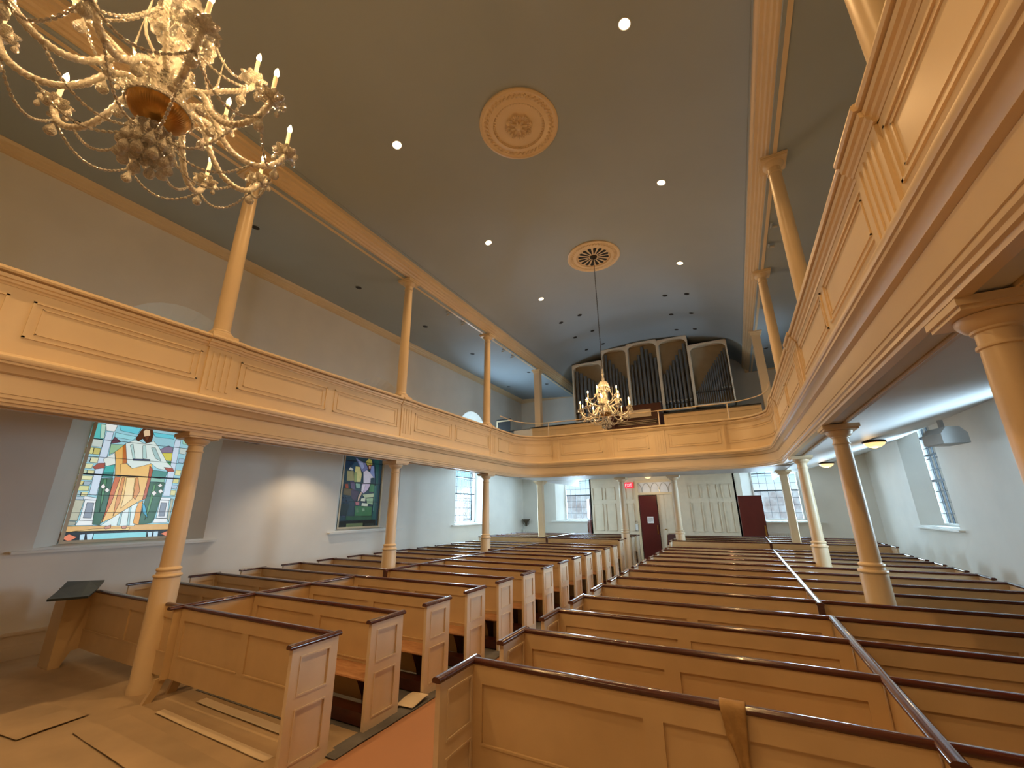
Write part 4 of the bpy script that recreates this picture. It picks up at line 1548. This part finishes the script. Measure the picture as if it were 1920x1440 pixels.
# carved bracket, radiators
root = tag(empty('carved_bracket', (-8.9, YR - 0.14, 1.15)), 'carved dark wooden bracket basket in the rear wall corner', 'bracket')
b = MB()
b.lathe([(0.015, 0.0), (0.03, 0.06), (0.05, 0.12), (0.06, 0.16), (0.12, 0.22), (0.17, 0.30), (0.18, 0.33), (0.16, 0.33)], seg=20, mod=lambda a, z: 1 + 0.12 * math.cos(8 * a) * min(1, z * 5))
b.obj('bowl', 'umber', root, 40)
b = MB()
for k in range(5):
    a = PI + PI * k / 4
    b.tube([(0.02 * math.cos(a), 0.02 * math.sin(a), 0.02), (0.13 * math.cos(a), 0.1 * math.sin(a), 0.10), (0.16 * math.cos(a), 0.12 * math.sin(a), 0.22)], 0.009, 6)
b.obj('scroll', 'umber', root, 60)


def radiator(x0, x1, y, label):
    root = tag(empty('radiator', ((x0 + x1) / 2, y, 0)), label, 'radiator')
    h = (x1 - x0) / 2
    MB().box(-h, h, -0.10, 0.06, 0.12, 1.0).obj('casing', 'white', root)
    MB().box(-h - .02, h + .02, -0.12, 0.07, 1.0, 1.03).obj('top_shelf', 'white', root)
    b = MB()
    n = 12
    for k in range(n):
        xx = -h + 0.05 + (2 * h - 0.1) * k / (n - 1)
        b.box(xx - .006, xx + .006, -0.106, -0.10, 0.88, 0.97)
    b.obj('grille', 'grey', root)
    MB().box(-h + .02, -h + .07, -0.08, 0.04, 0, 0.12).box(h - .07, h - .02, -0.08, 0.04, 0, 0.12).obj('foot', 'white', root)


radiator(-9.05, -8.0, YR - 0.08, 'white radiator casing below the carved bracket')
radiator(0.9, 1.75, YR - 0.08, 'white radiator casing under the rear window behind the red door leaf')

# ------------------------------------------------------------------ speakers and small lights
def speaker(loc, rz, m, label, size=(0.30, 0.22, 0.34), up=False):
    root = tag(empty('wall_speaker', loc, rz), label, 'speaker')
    w_, d_, h_ = size
    b = MB()
    b.prism([(-w_ / 2, -d_ / 2), (w_ / 2, -d_ / 2), (w_ / 2, d_ * 0.1), (w_ * 0.25, d_ / 2), (-w_ * 0.25, d_ / 2), (-w_ / 2, d_ * 0.1)], -h_ / 2, h_ / 2, lambda u, v, t: (u, t, v))
    b.obj('case', m, root)
    MB().box(-w_ * 0.45, w_ * 0.45, -h_ * 0.45, h_ * 0.45, -d_ / 2 - 0.01, -d_ / 2).obj('grille', m, root)
    MB().box(-0.03, 0.03, -0.03, 0.03, d_ / 2, d_ / 2 + 0.16).obj('mount', m, root)
    return root


speaker((3.62, 10.45, 3.14), 0.3, 'grey', 'grey speaker hung below the gallery by the last bare window', (0.42, 0.30, 0.46))
speaker((-8.55, 4.95, 3.38), 0.2, 'brown', 'brown speaker under the gallery beside the robed figure window')
speaker((-8.45, 10.9, 3.35), 0.2, 'grey', 'grey speaker under the gallery beyond the second column')


def bowl_light(x, y, z, label, wt):
    root = tag(empty('bowl_light', (x, y, z)), label, 'ceiling light', 'amber bowl lights under the bare-window gallery')
    MB().lathe([(0.02, -.115), (0.10, -.095), (0.17, -.05), (0.20, 0.0)], seg=24).obj('bowl', 'dome', root, 40)
    MB().lathe([(0.205, -0.004), (0.215, 0.0), (0.215, 0.012), (0.205, 0.05)], seg=24).obj('rim', 'bronze', root, 40)
    point_light('bowl_lamp', (x, y, z - 0.17), wt, (1.0, 0.62, 0.28), 0.08)


bowl_light(2.92, 11.8, 3.26, 'amber bowl light under the gallery nearer the bare-window speaker', 5)
bowl_light(2.74, 16.4, 3.22, 'amber bowl light under the gallery near the rear wall', 5)
root = tag(empty('soffit_light', (-8.15, 6.42, 3.42)), 'tiny lit spot under the gallery between the stained windows', 'ceiling light')
MB().lathe([(0.05, -0.03), (0.06, -0.01), (0.06, 0.02)], seg=16).obj('lens', 'lens', root, 40)
spot_light('soffit_lamp', (-8.15, 6.42, 3.36), 90, (1, 0.75, 0.5), 120, 0.03)


def can(x, y, z, label, group, lit):
    root = tag(empty('downlight', (x, y, z)), label, 'downlight', group)
    b = MB()
    r = 0.075
    b.lathe([(r + 0.012, 0.03), (r + 0.014, -0.004), (r + 0.006, -0.008), (r, -0.004), (r, 0.04)], seg=24, caps=False)
    b.obj('trim_ring', 'white' if lit else 'ceil', root, 40)
    b = MB()
    b.lathe([(0.001, -0.001 if lit else 0.0), (r + 0.004, -0.0015)], seg=24, caps=False)
    b.obj('lens' if lit else 'can_opening', 'lens' if lit else 'black', root)
    sl = 0.0
    if abs(x - CX) < 3.45:
        sl = math.atan2(vault_z(x + 0.05) - vault_z(x - 0.05), 0.1)
    else:
        sl = math.copysign(math.atan(0.064), x - CX)
    root.rotation_euler = (0, -sl, 0)


place = ['between the last rosette and the organ', 'beside the chandelier rosette', 'beside the plain rosette', 'above the front pews', 'above the pulpit']
for k, (x, y) in enumerate(DOWNLIGHTS):
    if y < 0:
        continue
    side = BW if x > CX else SG
    can(x, y, vault_z(x) - 0.004, 'lit round downlight %s, %s' % (place[k // 2], side), 'lit downlights of the nave ceiling', True)
for r_, y in enumerate((12.5, 13.98, 15.42)):
    for x in (-4.56, -3.86, -1.04, -0.41):
        side = BW if x > CX else SG
        io = 'outer' if x in (-4.56, -0.41) else 'inner'
        can(x, y, vault_z(x) - 0.004, 'unlit downlight hole before the organ, %s row, %s of its pair, %s' % (ORD[r_] if r_ else 'first', io, side), 'unlit downlight holes before the organ', False)
za = lambda x: 7.17 + 0.064 * (abs(x - CX) - 3.70) - 0.004
for k, (x, y) in enumerate(((-7.56, 1.11), (-7.58, 3.65), (-7.58, 6.24), (-7.58, 8.83), (-7.58, 11.44), (-6.62, 14.1), (-6.62, 15.95), (-8.45, 15.8))):
    can(x, y, za(x), 'dark round hole in the side gallery ceiling, %s from the front, %s' % (ORD[k] if k else 'first', SG), 'dark holes in the side gallery ceiling', False)
for k, (x, y) in enumerate(((2.7, 6.24), (2.7, 8.83), (2.7, 11.44), (1.72, 14.0), (1.70, 15.8))):
    can(x, y, za(x), 'dark round hole in the side gallery ceiling, %s from the front, %s' % (ORD[k] if k else 'first', BW), 'dark holes in the side gallery ceiling', False)
# small bracket spots behind the cornice
kk = 0
for sx, side in ((-1, SG), (1, BW)):
    for k, y in enumerate((8.26, 8.98, 11.42, 12.08)):
        root = tag(empty('bracket_spot', (CX + sx * 3.84, y, 7.16)), 'small dark bracket spot behind the cornice, %s from the front, %s' % (ORD[k] if k else 'first', side), 'spotlight', 'small bracket spots behind the cornice')
        MB().tube([(0, -0.08, -0.02), (0, 0.08, -0.02)], 0.02, 8).obj('arm', 'ceil', root, 60)
        MB().tube([(sx * 0.02, 0.05, -0.03), (sx * 0.10, 0.06, -0.035)], 0.028, 8).obj('lamp_head', 'grey', root, 60)


# ------------------------------------------------------------------ ceiling rosettes
def rosette(y, label, vents):
    z = vault_z(CX) - 0.002
    root = tag(empty('ceiling_rosette', (CX, y, z)), label, 'ceiling rosette')
    b = MB()
    b.lathe([(0.70, 0.02), (0.70, -0.03), (0.685, -0.042), (0.66, -0.046), (0.645, -0.035), (0.63, -0.030), (0.50, -0.034), (0.47, -0.045), (0.455, -0.042), (0.45, -0.02), (0.001, -0.02)], seg=64, caps=False)
    b.obj('disc', 'cream', root, 35)
    b = MB()
    n = 44
    for k in range(n):
        a = 2 * PI * k / n
        b.blob((0.565 * math.cos(a), 0.565 * math.sin(a), -0.034), 0.024, 0.040, (math.cos(a + 0.9), math.sin(a + 0.9), 0), 5, 4)
        b.blob((0.60 * math.cos(a + .07), 0.60 * math.sin(a + .07), -0.032), 0.014, 0.022, (math.cos(a - 0.7), math.sin(a - 0.7), 0), 5, 4)
    b.obj('acanthus_ring', 'cream', root, 60)
    b = MB()
    n = 52
    for k in range(n):
        a = 2 * PI * k / n
        b.blob((0.435 * math.cos(a), 0.435 * math.sin(a), -0.028), 0.012, 0.022, (math.cos(a), math.sin(a), 0), 5, 4)
    b.tube([(0.435 * math.cos(2 * PI * k / 48), 0.435 * math.sin(2 * PI * k / 48), -0.024) for k in range(48)], 0.006, 5, closed=True)
    b.obj('bead_ring', 'cream', root, 60)
    if vents:
        b = MB()
        n = 16
        for k in range(n):
            a = 2 * PI * k / n
            p = []
            for (r, da) in ((0.12, -.07), (0.38, -.125), (0.405, -.06), (0.41, 0), (0.405, .06), (0.38, .125), (0.12, .07)):
                p.append((r * math.cos(a + da), r * math.sin(a + da)))
            b.prism(p, -0.022, -0.0205, lambda u, v, t: (u, v, t))
        b.obj('vent_slots', 'black', root)
        b = MB()
        b.lathe([(0.10, -0.02), (0.09, -0.04), (0.03, -0.06), (0.001, -0.06)], seg=24, caps=False)
        b.obj('hub', 'bronze', root, 40)
    else:
        b = MB()
        rnd = random.Random(3)
        for k in range(8):
            a = 2 * PI * k / 8 + 0.2
            c, s = math.cos(a), math.sin(a)
            for q in range(5):
                t = (q - 2) * 0.32
                b.blob((0.17 * c + 0.045 * math.cos(a + t * 2.2), 0.17 * s + 0.045 * math.sin(a + t * 2.2), -0.045), 0.015, 0.038, (math.cos(a + t), math.sin(a + t), -0.25), 5, 4)
            b.blob((0.10 * c, 0.10 * s, -0.045), 0.022, 0.06, (c, s, -0.2), 6, 5)
        b.lathe([(0.07, -0.02), (0.06, -0.055), (0.02, -0.075), (0.001, -0.075)], seg=16, caps=False)
        b.obj('leaf_cluster', 'cream', root, 60)


rosette(5.03, 'plain round plaster rosette with leaf cluster, no lamp below', False)
rosette(9.5, 'round plaster rosette with dark vent slots above the far chandelier', True)

# ------------------------------------------------------------------ chandeliers
def catenary(p, q, sag, n):
    P, Q = Vector(p), Vector(q)
    return [P.lerp(Q, i / n) - Vector((0, 0, sag * 4 * (i / n) * (1 - i / n))) for i in range(n + 1)]


def beads(b, pts, r=0.0085, step=0.024):
    P = [Vector(p) for p in pts]
    d = 0.0
    last = 0.0
    for i in range(len(P) - 1):
        seg = (P[i + 1] - P[i])
        L = seg.length
        t = last
        while t < L:
            c = P[i] + seg * (t / L)
            b.blob(c, r, r * 1.45, seg, 6, 4)
            t += step
        last = t - L
    b.tube(P, 0.0012, 3)


def drop_mesh(name, r, h):
    b = MB()
    b.lathe([(0.0015, 0.012), (0.002, 0.0), (r * 0.35, -h * 0.22), (r * 0.82, -h * 0.5), (r, -h * 0.68), (r * 0.8, -h * 0.86), (r * 0.3, -h * 0.97), (0.001, -h)], seg=8)
    for k in range(6):
        pass
    return b.mesh(name, 'crystal')


def smooth_path(ctrl, n=60):
    C = [Vector(c) for c in ctrl]
    C = [C[0] * 2 - C[1]] + C + [C[-1] * 2 - C[-2]]
    out = []
    m = len(C) - 3
    for i in range(n + 1):
        t = i / n * m
        k = min(int(t), m - 1)
        u = t - k
        p0, p1, p2, p3 = C[k:k + 4]
        out.append(0.5 * ((2 * p1) + (p2 - p0) * u + (2 * p0 - 5 * p1 + 4 * p2 - p3) * u * u + (3 * p1 - p0 - 3 * p2 + p3) * u ** 3))
    return out


ME = {}
# lower arm along +x
pl = smooth_path([(0.075, 0, 0.03), (0.11, 0, 0.13), (0.165, 0, 0.165), (0.225, 0, 0.115), (0.29, 0, 0.005), (0.37, 0, -0.065), (0.46, 0, -0.075), (0.54, 0, -0.03), (0.585, 0, 0.045), (0.595, 0, 0.085)], 260)
b = MB()
b.tube(pl, 0.0160, 15, (3, 34, 0.13))
ME['arm_low'] = b.mesh('arm', 'twist', 60)
pu = smooth_path([(0.035, 0, 0.30), (0.09, 0, 0.235), (0.17, 0, 0.225), (0.26, 0, 0.27), (0.33, 0, 0.30), (0.385, 0, 0.345), (0.39, 0, 0.385)], 190)
b = MB()
b.tube(pu, 0.0135, 15, (3, 24, 0.13))
ME['arm_up'] = b.mesh('arm', 'twist', 60)


def star(a, z):
    return 1 + 0.16 * math.cos(8 * a)


b = MB()
b.lathe([(0.012, -0.012), (0.02, -0.008), (0.045, 0.002), (0.066, 0.022), (0.064, 0.026), (0.042, 0.010), (0.014, 0.002), (0.014, 0.03), (0.024, 0.04), (0.026, 0.052), (0.012, 0.052)], seg=48, mod=lambda a, z: star(a, z) if z < 0.03 else 1)
for k in range(8):
    a = 2 * PI * k / 8
    b.blob((0.03 * math.cos(a), 0.03 * math.sin(a), 0.018), 0.008, 0.014, (math.cos(a), math.sin(a), 1), 6, 4)
ME['bobeche'] = b.mesh('bobeche', 'crystal', 30)
b = MB()
b.lathe([(0.0105, 0.0), (0.0105, 0.145), (0.006, 0.148)], seg=12)
ME['candle'] = b.mesh('candle', 'candle', 40)
b = MB()
b.lathe([(0.004, 0.0), (0.010, 0.010), (0.0135, 0.024), (0.011, 0.042), (0.005, 0.058), (0.001, 0.066)], seg=12)
ME['bulb'] = b.mesh('bulb', 'bulb', 60)
ME['drop'] = drop_mesh('crystal_drop', 0.014, 0.052)
ME['drop_big'] = drop_mesh('crystal_drop', 0.027, 0.088)
b = MB()
b.lathe([(0.0, 0.0), (0.008, 0.0), (0.009, 0.012), (0.004, 0.02), (0.006, 0.03), (0.002, 0.22), (0.0005, 0.235)], seg=8)
ME['spire'] = b.mesh('spire', 'crystal')


def sub(name, me, parent, loc=(0, 0, 0), rz=0.0, rot=None):
    o = bpy.data.objects.new(name, me)
    col.objects.link(o)
    o.parent = parent
    o.location = loc
    o.rotation_euler = rot or (0, 0, rz)
    return o


def chandelier(y, z, label, ztop):
    root = tag(empty('chandelier', (CX, y, z)), label, 'chandelier', 'crystal chandeliers')
    # brass dish
    b = MB()
    ribs = lambda a, zz: 1 + 0.012 * math.cos(72 * a) if zz < 0.0 else 1
    b.lathe([(0.018, -0.052), (0.06, -0.050), (0.10, -0.036), (0.122, -0.012), (0.132, 0.008), (0.138, 0.022), (0.130, 0.026), (0.10, 0.010), (0.02, 0.0)], seg=288, mod=ribs)
    b.obj('dish', 'brass', root, 30)
    b = MB()
    b.lathe([(0.128, 0.022), (0.146, 0.024), (0.150, 0.038), (0.140, 0.052), (0.110, 0.058), (0.07, 0.060)], seg=60, mod=lambda a, zz: 1 + 0.02 * math.cos(30 * a))
    b.obj('crown_ring', 'crystal', root, 30)
    # glass body: flaring baluster, neck, dome, finial
    fl = lambda a, zz: 1 + 0.05 * math.cos(14 * a + zz * 60)
    b = MB()
    b.lathe([(0.062, 0.055), (0.060, 0.10), (0.066, 0.16), (0.080, 0.24), (0.098, 0.31), (0.094, 0.34), (0.055, 0.36), (0.034, 0.40), (0.036, 0.44), (0.052, 0.47), (0.060, 0.50), (0.045, 0.53), (0.030, 0.56), (0.034, 0.62)], seg=84, mod=fl)
    b.obj('stem', 'twist', root, 30)
    b = MB()
    b.lathe([(0.135, 0.66), (0.14, 0.67), (0.128, 0.73), (0.10, 0.79), (0.06, 0.83), (0.03, 0.845), (0.024, 0.86)], seg=72, mod=lambda a, zz: 1 + 0.03 * math.cos(24 * a), caps=False)
    b.obj('dome', 'crystal', root, 30)
    b = MB()
    b.lathe([(0.022, 0.845), (0.036, 0.87), (0.034, 0.90), (0.018, 0.93), (0.020, 0.98), (0.032, 1.0), (0.030, 1.03), (0.014, 1.05), (0.024, 1.075), (0.022, 1.095), (0.012, 1.11), (0.018, 1.13), (0.008, 1.15)], seg=20)
    b.obj('finial', 'crystal', root, 50)
    # lower neck and bottom bell of drops
    b = MB()
    b.lathe([(0.018, -0.05), (0.026, -0.065), (0.02, -0.085), (0.045, -0.10), (0.085, -0.115), (0.095, -0.125), (0.085, -0.13), (0.03, -0.12), (0.012, -0.14), (0.02, -0.17), (0.012, -0.20)], seg=48, mod=lambda a, zz: 1 + (0.08 * math.cos(8 * a) if -0.13 < zz < -0.1 else 0))
    b.obj('bottom_bowl', 'crystal', root, 30)
    for ring, (r, z0, n, me) in enumerate(((0.095, -0.135, 12, 'drop'), (0.10, -0.185, 12, 'drop_big'), (0.095, -0.255, 10, 'drop_big'), (0.05, -0.20, 6, 'drop_big'))):
        for k in range(n):
            a = 2 * PI * (k + 0.5 * (ring % 2)) / n
            sub('crystal_drop', ME[me], root, (r * math.cos(a), r * math.sin(a), z0), a)
    b = MB()
    for k in range(12):
        a = 2 * PI * k / 12
        beads(b, [(0.095 * math.cos(a), 0.095 * math.sin(a), -0.125), (0.102 * math.cos(a), 0.102 * math.sin(a), -0.19), (0.097 * math.cos(a), 0.097 * math.sin(a), -0.255)], 0.006, 0.016)
    b.obj('bead_curtain', 'crystal', root, 60)['kind'] = 'stuff'
    # arms
    A0 = math.radians(-9)
    proto = None
    for k in range(10):
        a = A0 + 2 * PI * k / 10
        arm = sub('arm', ME['arm_low'], root, (0, 0, 0), a)
        sub('bobeche', ME['bobeche'], arm, (0.595, 0, 0.085))
        sub('candle', ME['candle'], arm, (0.595, 0, 0.115))
        sub('bulb', ME['bulb'], arm, (0.595, 0, 0.260))
        for j in range(6):
            t = 2 * PI * (j + 0.5) / 6
            sub('crystal_drop', ME['drop'], arm, (0.595 + 0.062 * math.cos(t), 0.062 * math.sin(t), 0.098), t)
        sub('crystal_drop', ME['drop_big'], arm, (0.56, 0, -0.035))
        sub('crystal_drop', ME['drop_big'], arm, (0.225, 0, 0.08))
        wx, wy = CX + 0.595 * math.cos(a), y + 0.595 * math.sin(a)
        point_light('candle_lamp', (wx, wy, z + 0.345), BULB_W, WARM, 0.014)
    for k in range(5):
        a = A0 + 2 * PI * (k + 0.5) / 5 + 0.31
        arm = sub('arm', ME['arm_up'], root, (0, 0, 0), a)
        sub('bobeche', ME['bobeche'], arm, (0.39, 0, 0.385))
        sub('candle', ME['candle'], arm, (0.39, 0, 0.415))
        sub('bulb', ME['bulb'], arm, (0.39, 0, 0.560))
        for j in range(6):
            t = 2 * PI * (j + 0.5) / 6
            sub('crystal_drop', ME['drop'], arm, (0.39 + 0.062 * math.cos(t), 0.062 * math.sin(t), 0.398), t)
        sub('crystal_drop', ME['drop_big'], arm, (0.35, 0, 0.29))
        wx, wy = CX + 0.39 * math.cos(a), y + 0.39 * math.sin(a)
        point_light('candle_lamp', (wx, wy, z + 0.645), BULB_W, WARM, 0.014)
        a2 = a + PI / 5
        sub('spire', ME['spire'], root, (0.20 * math.cos(a2), 0.20 * math.sin(a2), 0.42))
        b = MB()
        b.tube(smooth_path([(0.035 * math.cos(a2), 0.035 * math.sin(a2), 0.32), (0.10 * math.cos(a2), 0.10 * math.sin(a2), 0.30), (0.17 * math.cos(a2), 0.17 * math.sin(a2), 0.34), (0.20 * math.cos(a2), 0.20 * math.sin(a2), 0.42)], 24), 0.007, 8, (3, 6, 0.2))
        b.obj('spire_arm', 'twist', root, 60)
    # bead swags
    for k in range(10):
        a, a1 = A0 + 2 * PI * k / 10, A0 + 2 * PI * (k + 1) / 10
        b = MB()
        beads(b, catenary((0.56 * math.cos(a), 0.56 * math.sin(a), -0.02), (0.56 * math.cos(a1), 0.56 * math.sin(a1), -0.02), 0.13, 14))
        b.obj('bead_string', 'crystal', root, 60)
        b = MB()
        beads(b, catenary((0.44 * math.cos(a), 0.44 * math.sin(a), -0.08), (0.10 * math.cos(a), 0.10 * math.sin(a), -0.18), 0.10, 14))
        b.obj('bead_string', 'crystal', root, 60)
    for k in range(5):
        a = A0 + 2 * PI * (k + 0.5) / 5 + 0.31
        a2 = a + 2 * PI / 5
        b = MB()
        beads(b, catenary((0.37 * math.cos(a), 0.37 * math.sin(a), 0.34), (0.37 * math.cos(a2), 0.37 * math.sin(a2), 0.34), 0.10, 14))
        b.obj('bead_string', 'crystal', root, 60)
        b = MB()
        beads(b, catenary((0.37 * math.cos(a), 0.37 * math.sin(a), 0.40), (0.135 * math.cos(a), 0.135 * math.sin(a), 0.66), 0.09, 14))
        b.obj('bead_string', 'crystal', root, 60)
    for k in range(16):
        a = 2 * PI * k / 16
        sub('crystal_drop', ME['drop_big'], root, (0.135 * math.cos(a), 0.135 * math.sin(a), 0.655), a)
    # body covered in cut beads
    b = MB()
    rnd = random.Random(11)
    for k in range(300):
        t = rnd.random()
        zz = 0.07 + 0.42 * t
        rr = (0.064 + 0.036 * max(0, (zz - 0.12) / 0.2)) if zz < 0.34 else 0.052
        a = rnd.uniform(0, 2 * PI)
        b.blob((rr * math.cos(a), rr * math.sin(a), zz), 0.009, 0.011, (math.cos(a), math.sin(a), 0), 6, 4)
    b.obj('stem_beads', 'crystal', root, 60)['kind'] = 'stuff'
    # chain
    b = MB()
    zt = ztop - z
    zc = 1.14
    k = 0
    while zc < zt - 0.02:
        h = 0.042
        ring = []
        for j in range(10):
            t = 2 * PI * j / 10
            u = 0.011 * math.cos(t)
            v = zc + h / 2 + 0.024 * math.sin(t)
            ring.append((u, 0, v) if k % 2 else (0, u, v))
        b.tube(ring, 0.0035, 5, closed=True)
        zc += 0.038
        k += 1
    b.tube([(0.004, 0.004, 1.14), (0.004, 0.004, zt)], 0.003, 5)
    b.obj('chain', 'bronze', root, 60)
    return root


chandelier(0.60, 3.95, 'large sparkling crystal chandelier hanging nearest the camera', vault_z(CX) - 0.02)
chandelier(9.50, 4.07, 'crystal chandelier hanging on a long chain before the organ', vault_z(CX) - 0.06)
